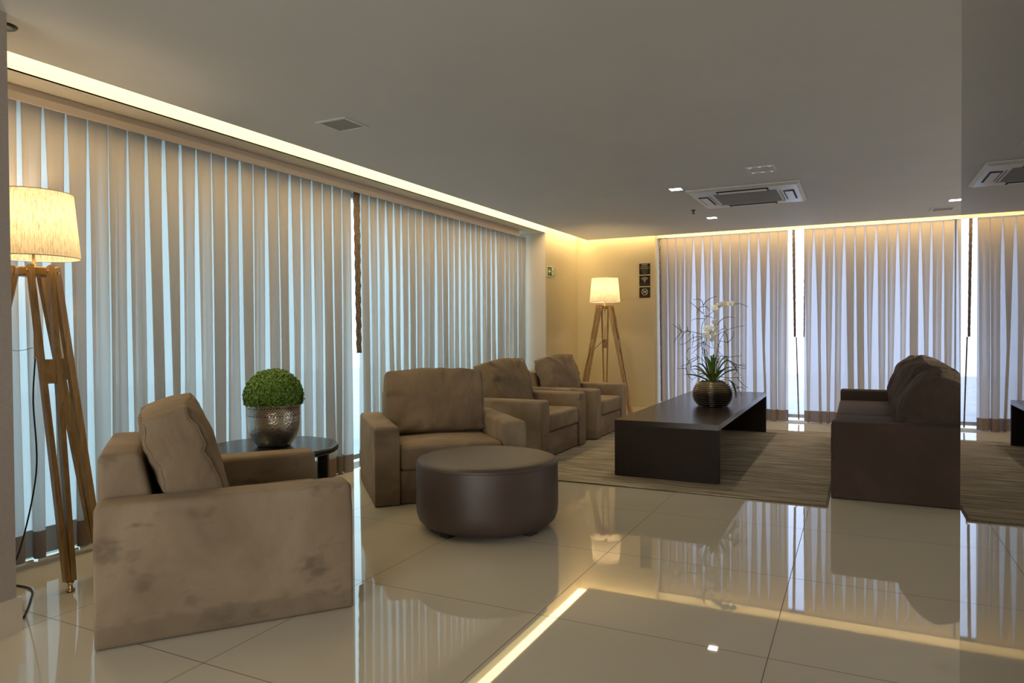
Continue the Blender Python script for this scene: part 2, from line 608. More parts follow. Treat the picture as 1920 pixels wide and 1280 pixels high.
# ------------------------------------------------------------------ the room
ZC = 2.442
X_L, X_WL = -3.61, -4.10           # lit wall plane beyond the curtains, window plane
Y_B, Y_WB = 9.40, 9.86
X_R, Y_F = 3.4, -3.2
struct(obj('floor', bbox(X_WL - 0.1, X_R, Y_F, Y_WB + 0.1, -0.1, 0), 'floor'))
struct(obj('ceiling', bbox(-3.40, X_R, Y_F, 9.25, ZC, ZC + 0.05), 'plaster'))
struct(obj('trim_1', bbox(X_WL - 0.1, X_R, Y_F, Y_WB + 0.1, 2.60, 2.68), 'soffit'))        # slab above the coves
bm = bmesh.new()
box(bm, X_WL, X_L, Y_F, 8.27, ZC, ZC + 0.05)
box(bm, X_L - 0.02, X_L, Y_F, 8.27, ZC, 2.60)
struct(obj('trim_2', bm, 'soffit'))
# header over the rear window, its lower strip shows lit by the cove
struct(obj('trim_3', bbox(-2.482, X_R, 9.51, 9.54, 2.438, 2.60), 'soffit'))
bm = bmesh.new()
box(bm, -3.0 - 1.2, -3.0, Y_F, 1.60, 0, 2.60)
struct(obj('wall_left', bm, 'column'))
bm = bmesh.new()
box(bm, -4.3, X_L, 8.27, Y_B + 0.6, 0, 2.60)
struct(obj('wall_pier', bm, 'pier'))
struct(obj('wall_left_far', bbox(X_L, X_L + 0.004, 8.275, Y_B, 0, 2.60), 'wall'))
struct(obj('wall_back', bbox(X_L, -2.482, Y_B, Y_WB, 0, 2.60), 'wall'))
struct(obj('wall_right', bbox(X_R, X_R + 0.1, Y_F, Y_WB + 0.1, 0, 2.68), 'pier'))
# rear of the room behind the camera: wall with an added opening that lets in fill light
bm = bmesh.new()
box(bm, -3.0, -2.2, Y_F - 0.1, Y_F, 0, 2.60)
box(bm, 0.1, X_R, Y_F - 0.1, Y_F, 0, 2.60)
box(bm, -2.2, 0.1, Y_F - 0.1, Y_F, 2.2, 2.60)
struct(obj('wall_front', bm, 'wall'))
# mirror clad column on the right
struct(obj('wall_mirror_core', bbox(0.216, 0.60, Y_F, 1.885, 0, ZC), 'column'))

# skirting
bm = bmesh.new()
box(bm, -3.0, -2.987, Y_F, 1.613, 0, 0.135)
box(bm, -4.0, -3.0, 1.60, 1.613, 0, 0.135)
struct(obj('baseboard_left', bm, 'skirting'))
bm = bmesh.new()
box(bm, X_L + 0.004, -2.470, Y_B - 0.013, Y_B, 0, 0.125)
box(bm, -2.482, -2.470, Y_B, Y_WB, 0, 0.125)
struct(obj('baseboard_back', bm, 'skirting'))
struct(obj('baseboard_left_far', bbox(X_L + 0.004, X_L + 0.017, 8.262, Y_B, 0, 0.125), 'skirting'))

def window(name, axis, a0, a1, pos, z0, z1, nm, glass):
    fr = bmesh.new()
    def bx(b, s0, s1, h0, h1, d):
        if axis == 'Y':
            box(b, pos - d, pos + d, s0, s1, h0, h1)
        else:
            box(b, s0, s1, pos - d, pos + d, h0, h1)
    t = 0.045
    bx(fr, a0, a1, z0, z0 + t, 0.03)
    bx(fr, a0, a1, z1 - t, z1, 0.03)
    for i in range(nm + 1):
        s = a0 + (a1 - a0 - t) * i / nm
        bx(fr, s, s + t, z0 + t, z1 - t, 0.028)
    o = struct(obj(name, fr, 'frame'))
    g = bmesh.new()
    bx(g, a0 + 0.01, a1 - 0.01, z0 + 0.01, z1 - 0.01, 0.003)
    obj('pane', g, glass, o)
    return o
window('window_1', 'Y', 1.61, 8.26, X_WL - 0.04, 0.02, 2.44, 6, 'glass_left')
window('window_2', 'X', -2.47, X_R - 0.02, Y_WB + 0.03, 0.02, 2.58, 5, 'glass_back')
window('added_window_rear', 'X', -2.19, 0.09, Y_F - 0.05, 0.02, 2.19, 2, 'glass_rear')  # added glazing, unseen, lets extra light in from behind
bm = bmesh.new()
box(bm, X_WL - 0.1, X_WL + 0.02, 1.60, 8.27, 2.44, 2.60)
box(bm, -2.482, X_R, Y_WB, Y_WB + 0.1, 2.58, 2.62)
struct(obj('trim_4', bm, 'soffit'))
bm = bmesh.new()
box(bm, -16, X_WL - 0.1, -14, 22, -0.16, -0.1)
box(bm, X_WL - 0.1, 12, Y_WB + 0.1, 22, -0.16, -0.1)
box(bm, X_WL - 0.1, 12, -14, Y_F - 0.1, -0.16, -0.1)
struct(obj('ground', bm, 'paving'))

# added fill light on the unseen right side, brightens the armchair fronts
ld = bpy.data.lights.new('side_fill', 'AREA'); ld.shape = 'RECTANGLE'; ld.size = 5.0; ld.size_y = 2.0
ld.energy = 26; ld.color = (1.0, 0.95, 0.86)
lo = bpy.data.objects.new('side_fill', ld); COL.objects.link(lo)
lo.location = (X_R - 0.12, 6.0, 1.25); lo.rotation_euler = (R(90), 0, R(90))
window('added_window_side', 'Y', 3.4, 8.6, X_R - 0.04, 0.15, 2.35, 4, 'glass_rear')  # added glazing, unseen, goes with the side fill light

# coves
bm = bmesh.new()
box(bm, X_L + 0.001, X_L + 0.006, 1.62, 8.27, 2.4425, 2.53)  # slot wall face, glows in place of the light washing it
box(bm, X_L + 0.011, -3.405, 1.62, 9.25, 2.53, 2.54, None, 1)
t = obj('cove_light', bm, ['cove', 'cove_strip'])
tag(t, 'long warm cove light strip in the ceiling slot along the left curtains, with the slot wall made to glow as if lit by it', 'cove light')
t = obj('cove_light', bbox(X_L + 0.01, 3.3, 9.262, 9.385, 2.53, 2.545), 'cove_strip')
tag(t, 'warm cove light hidden in the narrow ceiling slot above the far wall', 'cove light')

# mirror sheet
t = thing('wall_mirror', 'tall smoked mirror panel covering the column at the right edge', 'mirror', (0.213, 1.885, 0))
obj('glass_sheet', bbox(-0.003, 0.0, -5.0, 0.0, 0.0, ZC), 'mirror', t)
obj('edge_trim', bbox(-0.003, 0.0025, 0.0, 0.002, 0.0, ZC), 'vent', t)

# ------------------------------------------------------------------ curtains
def curtain(label, axis, plane, t0, t1, ztop, seed, slit=(0.004, 0.024), top=0.004, period=0.118, trim=None, sgn=1, group=None, zb=0.005):
    rng = random.Random(seed)
    n = max(1, round((t1 - t0) / period))
    P = (t1 - t0) / n
    zs_c = [ztop, ztop - 0.06, 2.15, 1.95, 1.7, 1.45, 1.2, 0.95, 0.7, 0.5, 0.32, 0.15]
    zs_h = [0.15, 0.11, 0.065, zb]
    W = [rng.uniform(*slit) * (1.0 if rng.random() < 0.85 else 0.3) for _ in range(n + 1)]
    HD = [rng.choice((0.0, 0.08, 0.14, 0.2, 0.26)) for _ in range(n + 1)]
    T0 = [top * rng.uniform(0.2, 1.6) for _ in range(n + 1)]
    dr = [rng.uniform(-0.022, 0.022) for _ in range(n + 1)]
    ph = [rng.uniform(0, 6.28) for _ in range(n + 1)]
    bl = [rng.uniform(0.6, 1.3) for _ in range(n + 1)]
    zz = [rng.uniform(-0.003, 0.006) for _ in range(n + 1)]
    def prof(z):
        s = (ztop - z) / ztop
        pts = []
        for k in range(n):
            def cen(i):
                if i in (0, n):
                    return t0 + P * i
                return t0 + P * i + dr[i] * s ** 1.3 + 0.006 * math.sin(ph[i] + z * 2.1) * s
            c0, c1 = cen(k), cen(k + 1)
            e0 = T0[k] + W[k] * s ** 0.55
            e1 = T0[k + 1] + W[k + 1] * s ** 0.55
            wb = max(0.03, c1 - c0 - e0 - e1)
            b = 0.012 + 0.022 * s
            f = 0.006 + 0.006 * s
            bu = (0.003 + 0.020 * s) * bl[k]
            hid = 0.515 - HD[k] * min(1, s * 1.6)
            x = c0
            rel = [(-e0 * 0.0, -b * (0.75 + 0.5 * bl[k] * s * 0.6)), (e0 * 0.55, -b * 1.02), (e0 + hid * wb * 0.8, -b * 1.05), (e0 + hid * wb, -b * 0.75), (e0 + hid * wb * 0.6, -b * 0.3),
                   (e0 + 0.02 * wb, 0), (e0, f * 0.6), (e0 + 0.05 * wb, f + bu * 0.3), (e0 + 0.22 * wb, f + bu * 0.8),
                   (e0 + 0.40 * wb, f + bu), (e0 + 0.60 * wb, f + bu), (e0 + 0.78 * wb, f + bu * 0.8), (e0 + 0.95 * wb, f + bu * 0.3),
                   (e0 + wb, f * 0.6), (e0 + wb * 0.98, 0), (e0 + wb * (1 - hid * 0.6), -b * 0.4), (e0 + wb * (1 - hid), -b * 0.9), (e0 + wb * (1 - hid * 0.8), -b * 1.2)]
            pts += [(x + a, d, zz[k]) for a, d in rel]
        pts.append((t1, -0.012 - 0.022 * s, 0))
        return pts
    def P3(tv, nv, z):
        return Vector((plane + nv, tv, z)) if axis == 'Y' else Vector((tv, plane - nv, z))
    base = Vector((plane, (t0 + t1) / 2, 0)) if axis == 'Y' else Vector(((t0 + t1) / 2, plane, 0))
    root = thing('sheer_curtain', label, 'curtain', base, 0, group)
    for nm, zs, mt in (('curtain_cloth', zs_c, 'sheer'), ('hem_band', zs_h, 'hem')):
        bm = bmesh.new()
        rows = []
        for z in zs:
            rows.append([bm.verts.new(P3(a, d, z + (q if nm == 'hem_band' and z == zs[-1] else 0)) - base) for a, d, q in prof(z)])
        for A, B in zip(rows, rows[1:]):
            for i in range(len(A) - 1):
                bm.faces.new((A[i], A[i + 1], B[i + 1], B[i]))
        obj(nm, bm, mt, root, smooth=True)
    # ruffled brown trim hanging at an edge
    if trim:
        for (ta, wd, zlow, dn) in trim:
            bm = bmesh.new()
            rows = []
            m = 60
            for i in range(m + 1):
                z = ztop - (ztop - zlow) * i / m
                s = i / m
                rows.append([bm.verts.new(P3(ta + sgn * 0.05 * s * 0.3 + (j - 2) / 4 * wd * (1 - 0.25 * s) + 0.001 * math.sin(i * 2.1 + j), dn + 0.0035 * math.sin(j * 1.6 + i * 1.3) + 0.004 * rng.random(), z) - base) for j in range(5)])
            for A, B in zip(rows, rows[1:]):
                for i in range(4):
                    bm.faces.new((A[i], A[i + 1], B[i + 1], B[i]))
            o = obj('ruffled_trim', bm, 'brown_trim', root, smooth=True)
            md = o.modifiers.new('s', 'SOLIDIFY')
            md.thickness = 0.004
    return root

XC, YC = -3.862, 9.535
curtain('pleated sheer curtain on the left from the near floor lamp to the brown strip', 'Y', XC, 1.63, 4.73, 2.385, 3, slit=(0.006, 0.034), top=0.006, trim=[(4.785, 0.085, 1.0, 0.012)])
curtain('brighter pleated sheer curtain on the left behind the row of armchairs, ending at the pier', 'Y', XC, 4.855, 8.21, 2.385, 8, slit=(0.022, 0.066), top=0.006)
curtain('sheer curtain on the far wall behind the orchid, left of the bright gap', 'X', YC, -2.46, -0.80, 2.435, 5, slit=(0.016, 0.055), top=0.0012, trim=[(-0.735, 0.035, 1.08, 0.0), (-2.44, 0.03, 0.2, 0.0)])
curtain('sheer curtain on the far wall behind the dark sofa, right of the bright gap', 'X', YC, -0.615, 1.0, 2.435, 11, slit=(0.018, 0.058), top=0.0014, trim=[(-0.60, 0.02, 1.08, -0.03)], sgn=-1)
curtain('sheer curtain on the far wall beyond the mirror column, mostly hidden by the sofa back', 'X', YC, 1.018, 3.36, 2.435, 12, slit=(0.018, 0.058), top=0.0014)
# thin straight pull tapes in the gaps
bm = bmesh.new(); tube(bm, [(-0.703, YC - 0.005, 1.08), (-0.69, YC, 0.6), (-0.675, YC, 0.03)], 0.009, 6)
tag(obj('curtain_tape', bm, 'brown_trim'), 'thin dark tape hanging to the floor in the bright gap of the far curtains', 'tape')

t = thing('curtain_rail', 'long taupe curtain rail under the soffit along the left curtains', 'curtain rail', (-3.822, 1.62, 2.36))
obj('fascia', bbox(0.008, 0.022, 0, 6.31, 0, 0.045, 0.003), 'rail', t)
obj('track', bbox(-0.06, 0.006, 0, 6.31, 0.03, 0.081), 'rail', t)

# ------------------------------------------------------------------ armchairs
def wr(p, k, amp, sc):
    return mnoise.noise(Vector((p.x * sc + k, p.y * sc, p.z * sc))) * amp

def cushion_fn(bulge_y, bulge_x, seed, wrinkle=0.008, sag=0.0):
    def fn(P, u):
        bx, bz = max(0, 1 - u.x * u.x), max(0, 1 - u.z * u.z)
        by = max(0, 1 - u.y * u.y)
        P.y += (1 if u.y > 0 else -1) * abs(u.y) * bulge_y * (bx ** 0.6) * (bz ** 0.6)
        P.x += (1 if u.x > 0 else -1) * abs(u.x) * bulge_x * by * bz
        P.z += (1 if u.z > 0 else -1) * abs(u.z) * bulge_x * by * bx - sag * max(0, u.z) * u.x * u.x
        e = max(abs(u.x), abs(u.z))
        rad = mnoise.noise(Vector((math.atan2(u.z, u.x) * 5 + seed, u.y * 1.2, seed))) * e ** 3
        P += Vector((wr(P, seed, wrinkle, 7) * 0.4, wr(P, seed + 5, wrinkle, 6) + rad * wrinkle * 1.4, wr(P, seed + 9, wrinkle, 7) * 0.5))
        return P
    return fn

def cushion_bm(w, d, h, r, *a):
    return rbox(w, d, h, r, 0.026, cushion_fn(*a))

def piping(w, d, h, yo, inset, fn):
    bm = bmesh.new()
    pts = []
    hw, hh, rr = w / 2 - inset, h / 2 - inset, 0.025
    for cxs, czs, a0 in ((1, 1, 0), (-1, 1, 90), (-1, -1, 180), (1, -1, 270)):
        for k in range(5):
            a = R(a0 + 90 * k / 4)
            pts.append((cxs * (hw - rr) + rr * math.cos(a), yo, czs * (hh - rr) + rr * math.sin(a)))
    full = []
    for i in range(len(pts)):
        a, b = Vector(pts[i]), Vector(pts[(i + 1) % len(pts)])
        m = max(1, int((b - a).length / 0.03))
        for k in range(m):
            q = a.lerp(b, k / m)
            full.append(fn(q.copy(), Vector((q.x / (w / 2), q.y / (d / 2), q.z / (h / 2)))))
    tube(bm, full, 0.0022, 6, closed=True)
    return bm

W_, D_, AH, AW = 1.08, 0.96, 0.535, 0.172
def make_armchair(label):
    """origin on the floor under the middle of the back edge, seat faces +Y"""
    t = thing('armchair', label, 'armchair', group='taupe suede armchairs in the lounge')
    def soft(amp):
        def fn(P, u):
            P += Vector((wr(P, 1, amp, 3), wr(P, 4, amp, 3), wr(P, 8, amp, 3)))
            return P
        return fn
    for s in (-1, 1):
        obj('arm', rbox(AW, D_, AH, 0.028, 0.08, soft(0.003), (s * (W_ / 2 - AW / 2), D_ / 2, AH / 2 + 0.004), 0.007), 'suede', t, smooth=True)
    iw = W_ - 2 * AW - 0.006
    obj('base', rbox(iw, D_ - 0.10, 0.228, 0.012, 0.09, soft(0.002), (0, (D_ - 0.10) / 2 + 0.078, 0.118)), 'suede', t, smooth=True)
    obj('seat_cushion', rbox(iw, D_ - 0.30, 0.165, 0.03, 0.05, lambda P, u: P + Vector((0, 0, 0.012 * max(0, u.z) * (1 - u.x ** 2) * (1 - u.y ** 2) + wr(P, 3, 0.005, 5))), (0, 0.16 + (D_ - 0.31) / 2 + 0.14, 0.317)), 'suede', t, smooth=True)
    # leaning backrest: thicker at the bottom
    def bk(P, u):
        P.y += 0.15 * (u.y > 0) * max(0, -u.z * 0.5 + 0.5) * abs(u.y)
        P.y += wr(P, 2, 0.003, 4)
        return P
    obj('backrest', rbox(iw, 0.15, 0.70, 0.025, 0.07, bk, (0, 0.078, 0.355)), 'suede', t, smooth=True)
    mt = Matrix.Translation((0, 0.312, 0.635)) @ Matrix.Rotation(R(17), 4, 'X')
    cw, cdp, ch = iw + 0.015, 0.195, 0.49
    bm = cushion_bm(cw, cdp, ch, 0.022, 0.045, 0.012, 3.0, 0.020, 0.012)
    bm.transform(mt)
    c = obj('back_cushion', bm, 'suede_cushion', t, smooth=True)
    for yo in (cdp / 2 - 0.006, -cdp / 2 + 0.006):
        bm = piping(cw, cdp, ch, yo, 0.0055, cushion_fn(0.045, 0.012, 3.0, 0.020, 0.012))
        bm.transform(mt)
        obj('piping', bm, 'suede_cushion', c, smooth=True)
    return t

def place(o, corner, ang, sx=1.0, z=0.0):
    """corner = back end of the right-hand arm on the floor; ang = facing direction"""
    f = Vector((math.cos(ang), math.sin(ang), 0))
    r_ = Vector((f.y, -f.x, 0))
    o.location = Vector((corner[0], corner[1], z)) - r_ * (W_ * sx / 2)
    o.rotation_euler = (0, 0, ang - math.pi / 2)
    o.scale = (sx, 1, 1)

a1 = math.atan2(0.756, 0.59)
chair = make_armchair('nearest taupe suede armchair, side turned to us, beside the wooden tripod lamp at left')
place(chair, (-2.53, 1.611), a1, 0.96)
def chair_at(label, frontcenter, ang, sx=1.0, z=0.0):
    f = Vector((math.cos(ang), math.sin(ang), 0))
    o = dup(chair, Vector((frontcenter[0], frontcenter[1], z)) - f * D_, ang - math.pi / 2, label, (sx, 1, 1))
    return o
chair_at('taupe suede armchair facing us right behind the round brown ottoman', (-2.515, 4.150), math.atan2(-0.716, 0.698), 1.0)
chair_at('taupe suede armchair facing right, between the ottoman armchair and the last armchair', (-2.527, 6.255), 0.0, 1.04, 0.0108)
chair_at('farthest taupe suede armchair, in front of the far lit tripod lamp', (-2.503, 7.60), 0.0, 1.0, 0.0108)

# ------------------------------------------------------------------ sofa
t = thing('sofa', 'long dark brown suede sofa with slouched back cushions beside the mirror', 'sofa', (-0.17, 5.334, 0))
SL, SD = 3.06, 0.98
obj('arm', rbox(SD, 0.17, 0.53, 0.022, 0.09, None, (SD / 2, 0.085, 0.269), 0.007), 'sofa', t, smooth=True)
obj('arm', rbox(SD, 0.17, 0.53, 0.022, 0.09, None, (SD / 2, SL - 0.085, 0.269), 0.007), 'sofa', t, smooth=True)
obj('base', rbox(SD - 0.05, SL - 0.35, 0.25, 0.012, 0.12, None, (SD / 2 + 0.018, SL / 2, 0.13)), 'sofa', t, smooth=True)
for k in range(2):
    ln = (SL - 0.35) / 2
    obj('seat_cushion', rbox(SD - 0.24, ln - 0.006, 0.165, 0.03, 0.06, lambda P, u: P + Vector((0, 0, 0.012 * max(0, u.z) * (1 - u.x ** 2) * (1 - u.y ** 2) + wr(P, 3, 0.004, 4))), ((SD - 0.24) / 2 - 0.008, 0.175 + ln * (k + 0.5), 0.342)), 'sofa', t, smooth=True)
obj('backrest', rbox(0.20, SL - 0.35, 0.70, 0.03, 0.1, None, (SD - 0.105, SL / 2, 0.355)), 'sofa', t, smooth=True)
sp_y = [0.49, 1.17, 1.85, 2.53]
for k, yy in enumerate(sp_y):
    mt = Matrix.Translation((0.655 + 0.006 * k, yy, (0.595, 0.625, 0.625, 0.625)[k])) @ Matrix.Rotation(R(90), 4, 'Z') @ Matrix.Rotation(R([25, 15, 20, 16][k]), 4, 'X') @ Matrix.Rotation(R([-2, 2, -1, 1][k]), 4, 'Y')
    bm = cushion_bm(0.665, 0.24, 0.52, 0.06, 0.11, 0.045, 20.0 + k * 7, 0.030, 0.035)
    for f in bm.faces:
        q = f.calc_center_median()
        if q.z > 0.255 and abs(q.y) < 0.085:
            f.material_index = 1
    bm.transform(mt)
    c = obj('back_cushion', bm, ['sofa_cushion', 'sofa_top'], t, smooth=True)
    c['label'] = 'crumpled dark brown back cushion'

# ------------------------------------------------------------------ ottoman
t = thing('ottoman', 'round dark brown leatherette ottoman in front of the second armchair', 'ottoman', (-2.03, 3.745, 0))
RO = 0.432
pr = [(0, 0.022), (RO - 0.09, 0.022), (RO - 0.045, 0.032), (RO - 0.015, 0.06), (RO - 0.003, 0.10), (RO, 0.15), (RO, 0.25), (RO - 0.002, 0.375), (RO - 0.004, 0.388)]
obj('body', lathe(pr, 96), 'leather', t, smooth=True)
pr = [(RO - 0.004, 0.388), (RO - 0.003, 0.396), (RO - 0.012, 0.408), (RO - 0.035, 0.417), (RO - 0.09, 0.421), (RO * 0.5, 0.425), (0, 0.426)]
obj('top', lathe(pr, 96), 'leather', t, smooth=True)
bm = bmesh.new()
tube(bm, [((RO - 0.002) * math.cos(2 * math.pi * i / 96), (RO - 0.002) * math.sin(2 * math.pi * i / 96), 0.389) for i in range(96)], 0.0035, 6, closed=True)
obj('seam_piping', bm, 'leather', t, smooth=True)
for k in range(4):
    a = R(-105 + 90 * k)
    bm = bbox(-0.035, 0.035, -0.035, 0.035, 0, 0.022, 0.003)
    bm.transform(Matrix.Translation((0.33 * math.cos(a), 0.33 * math.sin(a), 0)) @ Matrix.Rotation(a, 4, 'Z'))
    obj('foot', bm, 'leather_dark', t)

# ------------------------------------------------------------------ side table
ST = (-3.165, 3.125)
t = thing('side_table', 'round black side table behind the nearest armchair holding the metal pot', 'table', (*ST, 0))
obj('tabletop', lathe([(0, 0.462), (0.375, 0.462), (0.384, 0.466), (0.387, 0.474), (0.387, 0.488), (0.384, 0.496), (0.378, 0.5), (0, 0.5)], 96), 'black_wood', t, smooth=True, wn=True)
for k in range(4):
    a = R(32 + 90 * k)
    bm = bbox(-0.03, 0.03, -0.03, 0.03, 0, 0.462, 0.003)
    bm.transform(Matrix.Translation((0.30 * math.cos(a), 0.30 * math.sin(a), 0)) @ Matrix.Rotation(a, 4, 'Z'))
    obj('leg', bm, 'black_wood', t)

# ------------------------------------------------------------------ boxwood pot
t = thing('potted_plant', 'clipped green ball plant in a hammered silver metal pot on the round side table', 'plant', (-3.155, 3.13, 0.501))
pr = [(0, 0.0), (0.092, 0.0), (0.097, 0.004), (0.114, 0.025), (0.133, 0.06), (0.145, 0.095), (0.150, 0.13), (0.152, 0.165), (0.152, 0.20), (0.153, 0.243), (0.156, 0.246), (0.156, 0.250), (0.149, 0.250), (0.147, 0.235), (0.147, 0.19), (0, 0.19)]
obj('metal_pot', lathe(pr, 72), 'hammered', t, smooth=True)
bm = bmesh.new()
for row in range(5):
    z = 0.188 + row * 0.011
    for i in range(56):
        a = 2 * math.pi * (i + 0.5 * (row % 2)) / 56
        rad = 0.1540
        c = Vector((rad * math.cos(a), rad * math.sin(a), z))
        tx, tz = Vector((-math.sin(a), math.cos(a), 0)), Vector((0, 0, 1))
        h = 0.0046 if row in (0, 4) else 0.0034
        bm.faces.new([bm.verts.new(c + tx * p * h + tz * q * h) for p, q in ((-1, 0), (0, -1), (1, 0), (0, 1))])
obj('perforations', bm, 'slot', t)
bm = bmesh.new()
rng = random.Random(4)
def leaf(bm, c, n, size, rng):
    n = (n + Vector((rng.uniform(-1, 1), rng.uniform(-1, 1), rng.uniform(-1, 1))) * 0.8).normalized()
    a = n.orthogonal().normalized()
    a = Matrix.Rotation(rng.uniform(0, 6.28), 3, n) @ a
    b = n.cross(a)
    s = size * rng.uniform(0.7, 1.25)
    vs = [bm.verts.new(c + a * x * s + b * y * s + n * zz * s) for x, y, zz in ((-1, 0, 0), (-0.3, -0.6, 0.12), (0.6, -0.5, 0.1), (1, 0, -0.1), (0.6, 0.5, 0.1), (-0.3, 0.6, 0.12))]
    bm.faces.new(vs)
for i in range(15000):
    u = rng.uniform(-0.28, 1.0)
    a = rng.uniform(0, 2 * math.pi)
    q = math.sqrt(max(0, 1 - u * u))
    d = Vector((q * math.cos(a), q * math.sin(a), u))
    rr = 0.170 * (1 + 0.045 * mnoise.noise(d * 5)) * rng.choice((rng.uniform(0.8, 1.0), rng.uniform(0.93, 1.03)))
    p = Vector((d.x * rr, d.y * rr, 0.292 + d.z * rr * 0.98))
    if p.z < 0.247:
        p.z = 0.247 + rng.uniform(0, 0.01)
    leaf(bm, p, d, 0.0060, rng)
tmp = lathe([(0, 0.24), (0.13, 0.245), (0.145, 0.28), (0.140, 0.34), (0.11, 0.40), (0.05, 0.44), (0, 0.445)], 24)
me = bpy.data.meshes.new('core'); tmp.to_mesh(me); tmp.free(); bm.from_mesh(me)
o = obj('foliage', bm, 'boxleaf', t)

# ------------------------------------------------------------------ coffee table
t = thing('coffee_table', 'long low espresso brown coffee table with solid panel ends on the striped rug', 'table', (-1.352, 6.93, 0.011))
hx, hy = 0.409, 1.52
obj('tabletop', bbox(-hx, hx, -hy, hy, 0.406, 0.449), 'espresso', t)
obj('end_panel', bbox(-hx, hx, -hy, -hy + 0.045, 0.0, 0.4058), 'espresso_panel', t)
obj('end_panel', bbox(-hx, hx, hy - 0.045, hy, 0.0, 0.4058), 'espresso_panel', t)

# ------------------------------------------------------------------ rug
t = thing('area_rug', 'beige and brown striated rug under the coffee table and sofa', 'rug', (-1.395, 6.85, 0))
obj('rug_field', bbox(-1.205, 1.205, -1.787, 1.787, 0.0005, 0.009, 0.002, 1), 'rug', t)
bm = bmesh.new()
tube(bm, [(-1.212, -1.797, 0.0055), (1.212, -1.797, 0.0055), (1.212, 1.797, 0.0055), (-1.212, 1.797, 0.0055)], 0.005, 8, closed=True)
obj('binding', bm, 'rug_edge', t, smooth=True)

# ------------------------------------------------------------------ tripod lamps
def make_lamp(label, loc, rz):
    t = thing('floor_lamp', label, 'floor lamp', loc, rz, 'wooden tripod floor lamps')
    # hexagonal hub
    hub = bmesh.new()
    lathe([(0, 1.462), (0.072, 1.462), (0.078, 1.468), (0.078, 1.502), (0.072, 1.508), (0, 1.508)], 6, hub)
    hb = obj('hub', hub, 'oak', t)
    for k in range(3):
        a = R(120 * k)
        er = Vector((math.cos(a), math.sin(a), 0)); et = Vector((-math.sin(a), math.cos(a), 0))
        top = er * 0.085 + Vector((0, 0, 1.512))
        bot = er * 0.385 + Vector((0, 0, 0.045))
        ax = (bot - top).normalized()
        side = et.cross(ax).normalized()
        bm = bmesh.new()
        for s in (-1, 1):
            p0, p1 = top + et * 0.043 * s, bot + et * 0.0115 * s
            vs = []
            for p, dw in ((p0, 0.020), (p1, 0.021)):
                for (x, y) in ((-0.011, -dw), (0.011, -dw), (0.011, dw), (-0.011, dw)):
                    vs.append(bm.verts.new(p + et * x + side * y))
            for f in ((0, 1, 2, 3), (7, 6, 5, 4), (0, 4, 5, 1), (1, 5, 6, 2), (2, 6, 7, 3), (3, 7, 4, 0)):
                bm.faces.new([vs[i] for i in f])
        bmesh.ops.recalc_face_normals(bm, faces=bm.faces)
        lg = obj('leg', bm, 'oak', t)
        # spacer block between the slats
        bm = bmesh.new()
        vs = []
        for fr in (0.31, 0.385):
            p = top.lerp(bot, fr)
            hw = (0.043 + (0.0115 - 0.043) * fr) - 0.0105
            for (x, y) in ((-hw, -0.017), (hw, -0.017), (hw, 0.017), (-hw, 0.017)):
                vs.append(bm.verts.new(p + et * x + side * y))
        for f in ((0, 1, 2, 3), (7, 6, 5, 4), (0, 4, 5, 1), (1, 5, 6, 2), (2, 6, 7, 3), (3, 7, 4, 0)):
            bm.faces.new([vs[i] for i in f])
        obj('spacer_block', bm, 'oak', lg)
        bm = bmesh.new()
        fb = er * 0.392
        lathe([(0, 0.0), (0.016, 0.0), (0.019, 0.004), (0.019, 0.010), (0.010, 0.014), (0.010, 0.036), (0.015, 0.038), (0.015, 0.045), (0, 0.046)], 20, bm)
        bm.transform(Matrix.Translation(fb))
        obj('foot', bm, 'brass', lg, smooth=True, wn=True)
        for s in (-1, 1):
            bm = bmesh.new()
            c = top + ax * 0.028 + et * 0.043 * s
            tube(bm, [c - et * 0.017, c + et * 0.017], 0.006, 10)
            obj('bolt', bm, 'brass', lg)
    bm = bmesh.new(); tube(bm, [(0, 0, 1.06), (0, 0, 1.462)], 0.006, 10); tube(bm, [(-0.016, 0, 1.062), (0.016, 0, 1.062)], 0.004, 6)
    obj('rod', bm, 'brass', t, smooth=True)
    bm = bmesh.new(); lathe([(0, 1.508), (0.014, 1.508), (0.014, 1.52), (0.007, 1.525), (0.007, 1.58), (0.019, 1.585), (0.019, 1.64), (0, 1.64)], 16, bm)
    obj('stem', bm, 'brass', t, smooth=True, wn=True)
    zb, zt, rb, rtp = 1.553, 1.868, 0.200, 0.172
    bm = bmesh.new()
    lathe([(rb, zb), (rb + (rtp - rb) * 0.5, (zb + zt) / 2), (rtp, zt)], 64, bm)
    sh = obj('lamp_shade', bm, 'shade', t, smooth=True)
    for r_, z in ((rb, zb), (rtp, zt)):
        bm = bmesh.new()
        tube(bm, [(r_ * math.cos(2 * math.pi * i / 64), r_ * math.sin(2 * math.pi * i / 64), z) for i in range(64)], 0.0025, 6, closed=True)
        obj('shade_rim', bm, 'rail', sh, smooth=True)
    bm = bmesh.new()
    for k in range(3):
        a = R(60 + 120 * k)
        tube(bm, [(0.018 * math.cos(a), 0.018 * math.sin(a), 1.60), (rtp * math.cos(a), rtp * math.sin(a), zt - 0.004)], 0.0015, 5)
    obj('shade_carrier', bm, 'steel', sh)
    bm = bmesh.new(); bmesh.ops.create_uvsphere(bm, u_segments=16, v_segments=10, radius=0.028, matrix=Matrix.Translation((0, 0, 1.672)))
    obj('bulb', bm, 'bulb', t, smooth=True)
    ld = bpy.data.lights.new('lamp_bulb_light', 'POINT'); ld.energy = 4.8; ld.color = LAMP; ld.shadow_soft_size = 0.03
    lo = bpy.data.objects.new('lamp_bulb_light', ld); COL.objects.link(lo); lo.parent = t; lo.location = (0, 0, 1.735)
    return t
